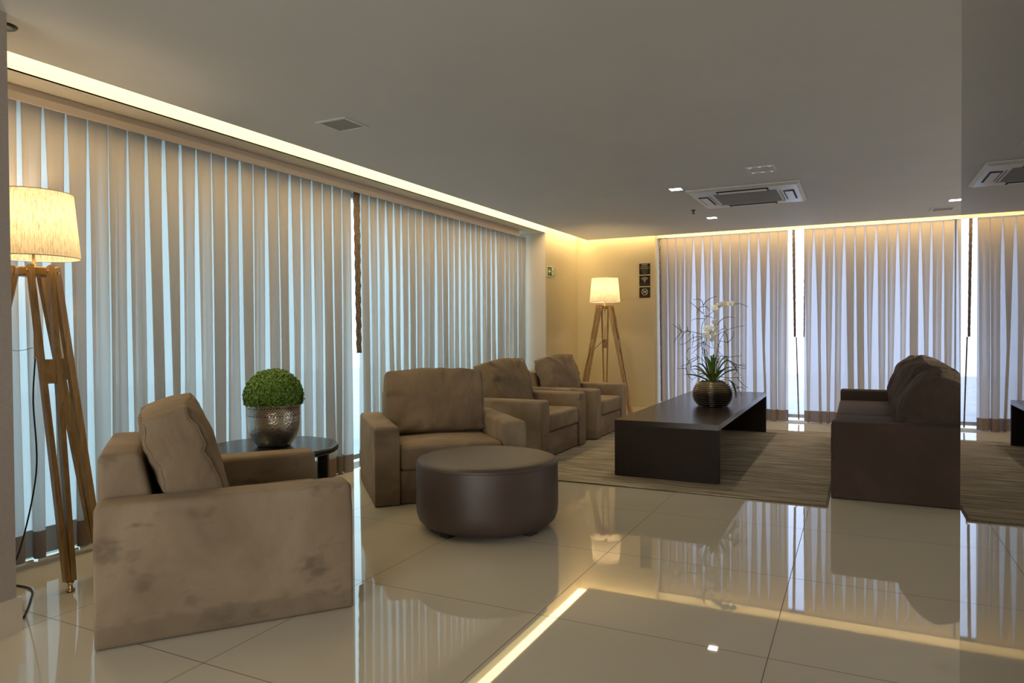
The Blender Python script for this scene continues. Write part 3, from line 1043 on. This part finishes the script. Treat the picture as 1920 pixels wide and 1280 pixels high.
lamp1 = make_lamp('near wooden tripod floor lamp with linen shade at the left edge of the room', (-3.622, 2.035, 0), R(-11.6))
lamp2 = dup(lamp1, (-2.99, 8.80, 0), R(-11.2), 'far wooden tripod floor lamp in the corner behind the last armchair')

bm = bmesh.new()
tube(bm, bez([(-3.622, 2.035, 1.06), (-3.635, 2.03, 0.85), (-3.62, 2.03, 0.5), (-3.68, 1.98, 0.12), (-3.72, 1.93, 0.01), (-3.60, 1.88, 0.006), (-3.42, 1.885, 0.006), (-3.27, 1.80, 0.006), (-3.10, 1.68, 0.006)], 8), 0.0042, 6)
t = tag(obj('power_cord', bm, 'cable', smooth=True), 'black power cord hanging from the near tripod lamp and curling on the floor', 'cord')
bm = bmesh.new()
tube(bm, bez([(-2.99, 8.80, 1.06), (-3.06, 8.72, 0.98), (-3.155, 8.60, 0.82), (-3.215, 8.53, 0.45), (-3.31, 8.6, 0.01), (-3.45, 8.9, 0.006)], 8), 0.0035, 6)
tag(obj('power_cord', bm, 'cable', smooth=True), 'thin cord slung from the far tripod lamp to its left leg', 'cord')
for lx, ly, lb in ((-3.622, 2.035, 'thin pull chain hanging in a curve from the near tripod lamp'), (-2.99, 8.80, 'thin pull chain hanging in a curve from the far tripod lamp')):
    bm = bmesh.new()
    tube(bm, bez([(lx - 0.005, ly, 1.115), (lx - 0.07, ly - 0.025, 1.10), (lx - 0.13, ly - 0.05, 1.105), (lx - 0.17, ly - 0.16, 1.16)], 6), 0.0015, 5)
    tag(obj('pull_chain', bm, 'chain', smooth=True), lb, 'chain')

# ------------------------------------------------------------------ orchid arrangement
VP = Vector((-1.235, 6.77, 0.461))
t = thing('orchid_arrangement', 'white orchid with bromeliad and curly twigs in a round ribbed vase on the coffee table', 'plant', VP)
prof = [(0, 0), (0.078, 0), (0.088, 0.004)]
nr = 96
for i in range(nr + 1):
    s = i / nr
    z = 0.006 + 0.222 * s
    a = math.acos(max(-1, min(1, (z - 0.112) / 0.150)))
    r_ = 0.188 * math.sin(a) ** 0.95
    r_ += 0.0042 * math.sin(z * 2 * math.pi / 0.0185)
    prof.append((r_, z))
rl = prof[-1][0]
prof += [(rl - 0.008, 0.222), (rl - 0.02, 0.205), (0, 0.205)]
obj('vase', lathe(prof, 72), 'vase', t, smooth=True)
bm = bmesh.new()
rng = random.Random(9)
for i in range(90):
    a, q = rng.uniform(0, 6.28), 0.10 * math.sqrt(rng.random())
    bmesh.ops.create_icosphere(bm, subdivisions=1, radius=rng.uniform(0.008, 0.018), matrix=Matrix.Translation((q * math.cos(a), q * math.sin(a), 0.212 + rng.uniform(0, 0.02))))
o = obj('potting_moss', bm, 'pebbles', t, smooth=True)
o['kind'] = 'stuff'
# view-independent local axes: a = screen-right-ish across the table, b = away
ea, eb = Vector((0.99, 0.12, 0)), Vector((-0.12, 0.99, 0))
def strap(bm, base, dirv, length, width, lift, droop, n=12, mi=0):
    """arching strap leaf"""
    d = Vector(dirv).normalized()
    side = d.cross(Vector((0, 0, 1))).normalized()
    L_, R_ = [], []
    for i in range(n + 1):
        s = i / n
        p = Vector(base) + d * length * s + Vector((0, 0, lift * math.sin(min(1, s * 1.15) * math.pi / 2) - droop * s * s))
        wd = width * (math.sin(math.pi * min(1, 0.22 + 0.78 * s)) ** 0.8) * 0.5 + 0.0006
        L_.append(bm.verts.new(p - side * wd + Vector((0, 0, wd * 0.9))))
        R_.append((bm.verts.new(p), bm.verts.new(p + side * wd + Vector((0, 0, wd * 0.9)))))
    for i in range(n):
        f = bm.faces.new((L_[i], L_[i + 1], R_[i + 1][0], R_[i][0])); f.material_index = mi
        f = bm.faces.new((R_[i][0], R_[i + 1][0], R_[i + 1][1], R_[i][1])); f.material_index = mi
leaves = [(-0.9, -0.3, 0.16, 0.14, 0.05), (-1, 0.1, 0.20, 0.05, 0.01), (-0.7, -0.6, 0.15, 0.16, 0.03), (-0.5, 0.7, 0.13, 0.21, 0.02), (-0.3, -0.8, 0.10, 0.20, 0.02),
          (0.05, 0.5, 0.07, 0.24, 0.0), (0.25, -0.5, 0.09, 0.22, 0.02), (0.6, 0.2, 0.13, 0.22, 0.03), (0.8, -0.4, 0.15, 0.19, 0.04), (1, 0.0, 0.18, 0.10, 0.02),
          (0.7, -0.8, 0.16, 0.11, 0.03), (-0.6, -0.9, 0.17, 0.08, 0.03), (0.2, -1, 0.15, 0.10, 0.03), (-1, 0.6, 0.17, 0.10, 0.03), (0.9, 0.7, 0.17, 0.12, 0.03), (0, 1, 0.16, 0.15, 0.03), (-0.1, -0.3, 0.05, 0.23, 0.0)]
for x, y, ln, lift, dr in leaves:
    bm = bmesh.new()
    strap(bm, (0.01 * x, 0.01 * y, 0.215), ea * x + eb * y, ln * (0.8 + 0.55 * abs(x)), 0.030 if abs(x) > 0.35 else 0.019, lift * 1.12 + 0.02 * abs(x), dr * 0.5)
    obj('strap_leaf', bm, 'green_leaf', t, smooth=True)
bm = bmesh.new()
for k in range(9):
    a = k * 0.698
    strap(bm, (0.004 * math.cos(a), 0.004 * math.sin(a), 0.215), (math.cos(a), math.sin(a), 0), 0.045, 0.026, 0.085, 0.0, 6)
obj('bromeliad_heart', bm, 'red_leaf', t, smooth=True)['label'] = 'red centre of the bromeliad'
# broad orchid leaf hanging over the rim on the right
bm = bmesh.new()
pts = [(0.075, 0.245, 0.0), (0.13, 0.255, 0.03), (0.175, 0.22, 0.05), (0.20, 0.15, 0.045), (0.208, 0.085, 0.004)]
cl = bez([ea * x + eb * (-0.05) + Vector((0, 0, z)) for x, z, _ in pts], 4)
prev = None
for i, p in enumerate(cl):
    wd = 0.040 * math.sin(math.pi * (0.12 + 0.86 * i / (len(cl) - 1))) + 0.001
    sd = (eb * -1 + ea * 0.35).normalized()
    row = (bm.verts.new(p - sd * wd + ea * 0.006), bm.verts.new(p), bm.verts.new(p + sd * wd + ea * 0.006))
    if prev:
        bm.faces.new((prev[0], row[0], row[1], prev[1])); bm.faces.new((prev[1], row[1], row[2], prev[2]))
    prev = row
obj('orchid_leaf', bm, 'green_leaf', t, smooth=True)

PXM = 198.1          # drawing units per metre in the twig outlines below
def loc2(px, py, dep=0.0):
    # drawing units -> metres: across (ea), away (eb) and up from the vase base centre
    return ea * ((px - 1333) / PXM * 1.01) + eb * dep + Vector((0, 0, (757 - py) / PXM))
def cp(x, y, dep=0.0):
    return loc2(1260 + x / 5.565, 540 + y / 5.565, dep)
def twig(pts, r0_, r1_, m='twig', nm='twig', n=5, dj=0.0, seed=0):
    rg = random.Random(seed)
    P = [cp(p[0], p[1], (p[2] if len(p) > 2 else dj)) for p in pts]
    q = bez(P, n)
    bm = bmesh.new()
    tube(bm, q, [r0_ + (r1_ - r0_) * i / (len(q) - 1) for i in range(len(q))], 6)
    return bm
def addtwig(groups, r0_, r1_, m='twig', nm='twig'):
    tot = bmesh.new()
    for pts in groups:
        b = twig(pts, r0_, r1_)
        me = bpy.data.meshes.new('tmp'); b.to_mesh(me); b.free(); tot.from_mesh(me)
        bpy.data.meshes.remove(me)
    return obj(nm, tot, m, t, smooth=True)
tw = [
    [[(370, 900, 0), (345, 800, 0), (325, 600, .01), (330, 420, .02), (322, 290, .02), (312, 160, .02)], [(312, 160, .02), (340, 120, 0), (395, 85, -.02), (452, 70, -.03)], [(312, 160, .02), (295, 110, .03), (260, 92, .05), (205, 95, .06)],
     [(312, 245, .02), (270, 205, -.01), (215, 150, -.02), (168, 118, -.03)], [(314, 170, .02), (340, 172, .05), (360, 195, .06), (370, 220, .07)], [(314, 170, .02), (285, 180, -.03), (268, 210, -.05), (260, 240, -.06)],
     [(320, 272, .02), (350, 272, .04), (390, 285, .06), (422, 306, .07)], [(322, 298, .02), (270, 298, 0), (225, 302, -.01), (192, 320, -.02)]],
    [[(365, 900, 0), (345, 760, -.02), (318, 620, -.03), (310, 540, -.02), (298, 462, 0)], [(298, 462, 0), (220, 440, .02), (150, 428, .03), (88, 435, .03)], [(88, 435, .03), (55, 395, .03), (25, 372, .02), (-5, 352, .02)],
     [(88, 435, .03), (62, 470, .02), (35, 505, 0), (16, 545, 0)], [(88, 435, .03), (78, 405, .05), (64, 375, .06), (55, 348, .06)], [(150, 428, .03), (120, 445, .0), (100, 480, -.02), (80, 515, -.03)], [(150, 428, .03), (152, 405, .02), (150, 380, 0)], [(155, 425, .03), (175, 440, .05), (165, 462, .06), (150, 478, .06)]],
    [[(360, 890, .02), (300, 760, .04), (300, 640, .05), (318, 540, .04)], [(318, 540, .04), (270, 560, .02), (220, 600, 0), (165, 608, -.01)], [(165, 608, -.01), (152, 635, 0), (140, 662, 0)], [(300, 492, .04), (250, 488, .06), (200, 500, .07), (150, 540, .08), (90, 570, .08), (55, 562, .08)],
     [(318, 540, .04), (260, 600, .05), (220, 635, .06), (195, 665, .06)], [(210, 455, .03), (205, 480, .03), (210, 510, .04), (195, 590, .04)], [(300, 500, .02), (250, 520, .01), (225, 535, 0), (190, 545, -.01)]],
    [[(440, 900, .02), (445, 780, .02), (450, 640, .02), (480, 530, .02), (520, 450, .03), (560, 415, .03), (640, 390, .03), (718, 376, .03)], [(520, 400, .03), (490, 415, .02), (460, 440, .01)], [(515, 374, .04), (530, 395, .04), (550, 415, .03)],
     [(540, 450, .03), (552, 500, .04), (555, 550, .05), (563, 620, .05), (563, 700, .05)], [(555, 550, .05), (590, 515, .05), (610, 475, .05), (617, 430, .05)], [(555, 550, .05), (520, 540, .03), (490, 535, .02), (455, 520, .02)],
     [(460, 480, .02), (475, 455, .03), (505, 438, .03), (540, 432, .03)], [(470, 335, .02), (500, 305, .03), (540, 285, .04), (590, 284, .04), (628, 298, .04)], [(470, 335, .02), (450, 380, .02), (430, 420, .02)]],
    [[(430, 900, -.02), (440, 780, -.03), (520, 715, -.04), (560, 700, -.04), (640, 688, -.05), (688, 684, -.05), (688, 658, -.05)], [(440, 780, -.03), (480, 700, -.02), (500, 690, 0), (560, 705, .03)],
     [(548, 720, .0), (600, 755, .02), (660, 785, .03), (740, 802, .04)], [(560, 730, .0), (610, 780, -.02), (650, 840, -.04), (685, 890, -.05)], [(548, 720, .0), (545, 770, .03), (520, 820, .04), (505, 850, .04)], [(620, 765, .0), (640, 790, .02), (600, 845, .03)],
     [(660, 785, .03), (690, 778, .03), (728, 782, .03)], [(640, 800, .03), (680, 815, .05), (735, 822, .05)], [(600, 755, .02), (628, 800, .06), (640, 850, .06), (610, 890, .06)]],
    [[(360, 900, .03), (330, 770, .05), (260, 705, .06), (180, 735, .08), (130, 800, .09), (130, 830, .09)], [(130, 830, .09), (80, 828, .08), (32, 825, .08)], [(130, 830, .09), (140, 870, .08), (165, 920, .06), (200, 940, .05)],
     [(255, 715, .06), (200, 750, .08), (140, 780, .09), (72, 805, .09)], [(160, 750, .08), (140, 725, .08), (130, 705, .08)], [(180, 770, .08), (180, 830, .08), (200, 860, .06), (240, 895, .04)], [(260, 705, .06), (240, 685, .05), (232, 668, .05)]],
    [[(470, 900, -.02), (560, 912, -.04), (650, 905, -.05), (690, 910, -.05)], [(650, 905, -.05), (680, 950, -.05), (720, 990, -.04), (757, 1012, -.04)], [(560, 930, -.04), (610, 960, -.06), (650, 1000, -.07), (695, 1092, -.07)],
     [(650, 1000, -.07), (690, 1005, -.06), (735, 1030, -.06)], [(655, 1000, -.07), (635, 1030, -.07), (635, 1055, -.07)]],
    [[(330, 900, -.06), (270, 895, -.07), (215, 930, -.08), (190, 965, -.08)], [(330, 890, .04), (285, 905, .03), (245, 960, .0), (215, 1040, -.02), (215, 1060, -.02)], [(330, 560, 0), (370, 590, 0), (400, 605, .02), (440, 612, .02)], [(395, 520, .0), (405, 570, .0), (420, 605, .0)], [(450, 560, .02), (470, 585, .02), (492, 605, .02)], [(455, 640, .02), (480, 660, .02), (520, 700, .02), (550, 705, .02)], [(330, 620, 0), (355, 660, 0), (340, 720, 0)], [(380, 690, 0), (420, 690, .02), (500, 690, .03), (560, 700, .04)], [(380, 712, .03), (450, 722, .03), (520, 720, .03), (580, 715, .03)]],
]
for g in tw[:-1]:
    addtwig(g, 0.0036, 0.0018)
for g in tw[-1]:
    addtwig([g], 0.0026, 0.0013)
# orchid flower stems
addtwig([[(380, 900, 0), (330, 720, -.02), (300, 600, -.03), (295, 450, -.03), (310, 345, -.03), (360, 275, -.03), (410, 230, -.04), (448, 208, -.05)], [(448, 208, -.05), (490, 165, -.06), (560, 145, -.06), (635, 152, -.06), (680, 150, -.05), (755, 185, -.04)]], 0.0034, 0.0022, 'stem', 'orchid_stem')
addtwig([[(375, 900, 0), (335, 700, -.05), (330, 600, -.06), (350, 520, -.06), (375, 460, -.06), (415, 400, -.06), (440, 350, -.06)]], 0.0034, 0.002, 'stem', 'orchid_stem')
def flower(x, y, dep, size, face, seed):
    rg = random.Random(seed)
    c = cp(x, y, dep)
    n = Vector(face).normalized()
    a = n.cross(Vector((0, 0, 1))).normalized()
    b = a.cross(n).normalized() * -1
    if b.z < 0:
        b = -b
    bm = bmesh.new()
    petals = [(90, 1.0, 0.42), (90 + 140, 0.95, 0.42), (90 - 140, 0.95, 0.42), (8, 1.05, 0.62), (172, 1.05, 0.62)]
    for ang, ln, wd in petals:
        an = R(ang + rg.uniform(-8, 8))
        d = a * math.cos(an) + b * math.sin(an)
        s = n.cross(d)
        rows = []
        for i in range(6):
            q = i / 5
            w_ = size * wd * math.sin(math.pi * (0.1 + 0.82 * q)) ** 0.7
            pc = c + d * size * ln * q + n * (0.10 * size * math.sin(q * 3) - 0.18 * size * q * q)
            rows.append([bm.verts.new(pc - s * w_ + n * 0.07 * size), bm.verts.new(pc), bm.verts.new(pc + s * w_ + n * 0.07 * size)])
        for A, B in zip(rows, rows[1:]):
            bm.faces.new((A[0], B[0], B[1], A[1])); bm.faces.new((A[1], B[1], B[2], A[2]))
    f = obj('orchid_flower', bm, 'petal', t, smooth=True)
    f['label'] = 'white orchid bloom'
    bm = bmesh.new()
    bmesh.ops.create_icosphere(bm, subdivisions=2, radius=size * 0.17, matrix=Matrix.Translation(c + n * size * 0.12 - b * size * 0.12) @ Matrix.Diagonal((1, 1, 0.8, 1)))
    obj('orchid_lip', bm, 'lip', f, smooth=True)
fc = (0.15, -1, 0.05)
for i, (x, y, dp, s) in enumerate([(432, 190, -.06, .034), (462, 172, -.05, .032), (513, 150, -.07, .034), (548, 158, -.05, .030), (585, 150, -.07, .034), (612, 152, -.05, .026),
                                   (435, 335, -.07, .030), (352, 400, -.08, .032), (385, 400, -.07, .030), (448, 395, -.06, .028), (345, 470, -.09, .037), (415, 450, -.06, .032), (425, 485, -.05, .028), (400, 520, -.05, .022)]):
    flower(x, y, dp, s, (fc[0] + 0.4 * math.sin(i * 2.3), fc[1], fc[2] + 0.3 * math.cos(i * 1.7)), i)

# ------------------------------------------------------------------ ceiling fixtures
t = thing('air_conditioner', 'square four way ceiling air conditioner cassette with grey grille', 'air conditioner', (-0.925, 6.865, ZC - 0.033))
h = 0.478
bm = bmesh.new()
# chamfered plate ring
def ring(bm, o, i, zo, zi):
    vo = [bm.verts.new((x * o, y * o, zo)) for x, y in ((-1, -1), (1, -1), (1, 1), (-1, 1))]
    vi = [bm.verts.new((x * i, y * i, zi)) for x, y in ((-1, -1), (1, -1), (1, 1), (-1, 1))]
    for k in range(4):
        bm.faces.new((vo[k], vo[(k + 1) % 4], vi[(k + 1) % 4], vi[k]))
ring(bm, h, h, 0.032, 0.020); ring(bm, h, h - 0.03, 0.020, 0.004); ring(bm, h - 0.03, h - 0.17, 0.004, 0.0); ring(bm, h - 0.17, h - 0.185, 0.0, 0.008)
ring(bm, h - 0.185, 0.0005, 0.008, 0.008)
bmesh.ops.recalc_face_normals(bm, faces=bm.faces)
obj('housing', bm, 'ac', t)
bm = bmesh.new(); box(bm, -0.27, 0.27, -0.27, 0.27, 0.002, 0.0075)
gr = obj('intake_grille', bm, 'ac_dark', t)
bm = bmesh.new()
for k in range(3):
    x = -0.27 + 0.135 * (k + 1)
    box(bm, x - 0.003, x + 0.003, -0.27, 0.27, 0.0005, 0.002)
for k in range(22):
    y = -0.26 + 0.0248 * k
    box(bm, -0.27, 0.27, y - 0.0015, y + 0.0015, 0.0005, 0.002)
obj('grille_bars', bm, 'vent', gr)
for k in range(4):
    m4 = Matrix.Rotation(R(90 * k), 4, 'Z')
    bm = bmesh.new(); box(bm, -0.22, 0.22, 0.325, 0.415, -0.0015, 0.0025, m4); box(bm, -0.235, 0.235, 0.302, 0.306, -0.0012, 0.001, m4)
    s_ = obj('air_slot', bm, 'slot', t)
    bm = bmesh.new(); box(bm, -0.205, 0.205, 0.337, 0.403, -0.009, -0.004, m4)
    bmesh.ops.bevel(bm, geom=list(bm.edges), offset=0.002, segments=1, affect='EDGES')
    obj('louvre_flap', bm, 'ac', s_)

def panel(name, label, cat, x, y, hw, mframe, min_, drop=0.006, fw=0.02, rot=0):
    t = thing(name, label, cat, (x, y, ZC), rot)
    bm = bmesh.new()
    box(bm, -hw, hw, -hw, -hw + fw, -drop, 0); box(bm, -hw, hw, hw - fw, hw, -drop, 0)
    box(bm, -hw, -hw + fw, -hw + fw, hw - fw, -drop, 0); box(bm, hw - fw, hw, -hw + fw, hw - fw, -drop, 0)
    obj('frame', bm, mframe, t)
    bm = bmesh.new(); box(bm, -hw + fw, hw - fw, -hw + fw, hw - fw, -drop * 0.45, 0)
    obj('inner_panel', bm, min_, t)
    return t
panel('ceiling_speaker', 'square flush ceiling speaker panel above the left armchairs', 'ceiling panel', -2.81, 3.37, 0.112, 'ac', 'vent')
p = panel('ceiling_hatch', 'small square ceiling hatch with shiny edge clips beyond the speaker panel, before the air conditioner', 'ceiling panel', -0.685, 5.82, 0.108, 'ac', 'plaster')
bm = bmesh.new()
for s in (-1, 1):
    for q in (-1, 0, 1):
        box(bm, q * 0.07 - 0.012, q * 0.07 + 0.012, s * 0.098 - 0.004, s * 0.098 + 0.004, -0.010, -0.006)
obj('clips', bm, 'shine', p)
panel('ceiling_speaker', 'square grey ceiling speaker panel above the sofa by the far curtains', 'ceiling panel', 0.80, 8.66, 0.112, 'ac', 'vent')
for x, y, lb in ((-1.467, 6.29, 'small square recessed ceiling downlight left of the air conditioner'), (-1.478, 8.08, 'small square recessed ceiling downlight between the air conditioner and the far curtains'), (0.855, 8.12, 'small square recessed ceiling downlight above the sofa near the mirror')):
    t = panel('downlight', lb, 'downlight', x, y, 0.062, 'ac', 'spot', 0.004, 0.012)
    t['group'] = 'square ceiling downlights'
    ld = bpy.data.lights.new('downlight_beam', 'SPOT'); ld.energy = 28; ld.color = (1, 0.90, 0.74); ld.spot_size = R(95); ld.spot_blend = 0.8; ld.shadow_soft_size = 0.05
    lo = bpy.data.objects.new('downlight_beam', ld); COL.objects.link(lo); lo.parent = t; lo.location = (0, 0, -0.02)
t = thing('sprinkler', 'small dark fire sprinkler hanging from the ceiling beside the air conditioner', 'sprinkler', (-1.56, 7.48, ZC))
bm = bmesh.new(); lathe([(0, 0), (0.025, 0), (0.022, -0.006), (0.008, -0.010), (0.007, -0.035), (0, -0.036)], 16, bm)
obj('stem', bm, 'black_metal', t)
bm = bmesh.new(); lathe([(0, -0.036), (0.020, -0.038), (0.020, -0.041), (0, -0.042)], 16, bm)
obj('deflector', bm, 'black_metal', t)
t = thing('dark_ceiling_fitting', 'dark round ceiling fitting beside the column at the top left corner', 'ceiling fitting', (-3.135, 1.66, ZC))  # dark round disc under the ceiling by the column
bm = bmesh.new(); lathe([(0, -0.012), (0.03, -0.012), (0.045, -0.006), (0.05, 0)], 24, bm)
obj('body', bm, 'black_metal', t, smooth=True)

# ------------------------------------------------------------------ signs
def on_back(bm, cx, cz, pts, d=0.0005):
    vs = [bm.verts.new((cx + x, -d, cz + z)) for x, z in pts]
    bm.faces.new(vs)
def arc(bm, r_, w_, a0, a1, cx=0, cz=0, d=0.0008, n=20, th=0.001):
    prev = None
    for i in range(n + 1):
        a = R(a0 + (a1 - a0) * i / n)
        q = [bm.verts.new((cx + (r_ + s * w_ / 2) * math.cos(a), -d, cz + (r_ + s * w_ / 2) * math.sin(a))) for s in (-1, 1)]
        if prev:
            bm.faces.new((prev[0], prev[1], q[1], q[0]))
        prev = q
SX = -2.621
def sign(name, label, z0, z1):
    t = thing(name, label, 'sign', (SX, Y_B - 0.0, (z0 + z1) / 2), group='small black wall signs')
    obj('plate', bbox(-0.0755, 0.0755, -0.006, -0.0005, -(z1 - z0) / 2, (z1 - z0) / 2, 0.001, 1), 'sign', t)
    return t
t = sign('wall_sign', 'topmost of three small black wall signs, covered in lines of fine print', 1.942, 2.092)
bm = bmesh.new()
rg = random.Random(2)
for i, (z, hw) in enumerate([(0.064, .045), (0.052, .033), (0.035, .055), (0.012, .068)]):
    x = -hw
    while x < hw:
        w_ = rg.uniform(0.004, 0.012)
        box(bm, x, min(hw, x + w_), -0.0068, -0.006, z - 0.0022, z + 0.0022)
        x += w_ + 0.0025
obj('print', bm, 'sign_print', t)
bm = bmesh.new()
for i in range(12):
    z = 0.026 - i * 0.008
    hw = (.03, .038, .03, .046, .05, .044, .05, .03, .034, .03, .036, .03)[i]
    x = -hw
    while x < hw:
        w_ = rg.uniform(0.003, 0.009)
        box(bm, x, min(hw, x + w_), -0.0068, -0.006, z - 0.0014, z + 0.0014)
        x += w_ + 0.002
obj('fine_print', bm, 'sign_dim', t)
t = sign('wall_sign', 'middle of three small black wall signs, with a wireless signal symbol', 1.784, 1.927)
bm = bmesh.new()
for r_ in (0.022, 0.040, 0.060):
    arc(bm, r_, 0.006, 42, 138, 0, -0.014, 0.0068)
arc(bm, 0.0035, 0.007, 0, 360, 0, -0.014, 0.0068)
obj('wireless_symbol', bm, 'sign_print', t)
bm = bmesh.new(); box(bm, -0.06, 0.06, -0.0068, -0.006, -0.046, -0.044)
obj('underline', bm, 'sign_dim', t)
t = sign('wall_sign', 'lowest of three small black wall signs, with a no smoking symbol', 1.624, 1.768)
bm = bmesh.new()
arc(bm, 0.041, 0.006, 0, 360, 0, 0.008, 0.0068, 40)
m4 = Matrix.Translation((0, 0, 0.008)) @ Matrix.Rotation(R(45), 4, 'Y')
box(bm, -0.040, 0.040, -0.0070, -0.0064, -0.0028, 0.0028, m4)
m4 = Matrix.Translation((0, 0, 0.008)) @ Matrix.Rotation(R(-22), 4, 'Y')
box(bm, -0.027, 0.025, -0.0069, -0.0062, -0.004, 0.004, m4)
for k in range(2):
    box(bm, 0.010 + 0.009 * k, 0.014 + 0.009 * k, -0.0068, -0.0062, 0.014 + 0.004 * k, 0.024 + 0.004 * k)
obj('no_smoking_symbol', bm, 'sign_print', t)
bm = bmesh.new(); box(bm, -0.062, 0.062, -0.0068, -0.006, -0.050, -0.047)
obj('underline', bm, 'red_leaf', t)

# green exit sign on the side wall past the pier
t = thing('exit_sign', 'green emergency exit sign with white arrow on the yellow lit side wall', 'sign', (X_L + 0.004, 8.432, 1.954))
obj('plate', bbox(0.0005, 0.006, -0.122, 0.122, -0.066, 0.066, 0.001, 1), 'sign_white', t)
obj('green_face', bbox(0.006, 0.0068, -0.119, 0.119, -0.058, 0.058), 'green', t)
bm = bmesh.new()
def ex(pts):
    bm.faces.new([bm.verts.new((0.0072, y, z)) for y, z in pts])
ex([(-0.100, 0.0), (-0.055, 0.034), (-0.048, 0.026), (-0.068, 0.010), (-0.010, 0.010), (-0.010, -0.010), (-0.068, -0.010), (-0.048, -0.026), (-0.055, -0.034)])
obj('arrow', bm, 'sign_white', t)
bm = bmesh.new()
ex([(0.022, -0.048), (0.022, 0.050), (0.100, 0.050), (0.100, -0.048)])
dr_ = obj('doorway', bm, 'sign_white', t)
bm = bmesh.new()
def ex2(pts):
    bm.faces.new([bm.verts.new((0.0076, y, z)) for y, z in pts])
arcp = [(0.070 + 0.008 * math.cos(R(a)), 0.034 + 0.008 * math.sin(R(a))) for a in range(0, 360, 30)]
ex2(arcp)
ex2([(0.055, 0.022), (0.078, 0.024), (0.074, -0.004), (0.058, -0.006)])
ex2([(0.058, -0.004), (0.068, -0.006), (0.056, -0.028), (0.034, -0.034), (0.032, -0.027), (0.048, -0.022)])
ex2([(0.064, -0.004), (0.074, -0.004), (0.082, -0.024), (0.094, -0.044), (0.084, -0.046), (0.074, -0.026)])
ex2([(0.056, 0.022), (0.040, 0.012), (0.030, 0.014), (0.030, 0.008), (0.042, 0.004), (0.060, 0.014)])
obj('running_figure', bm, 'green', dr_)
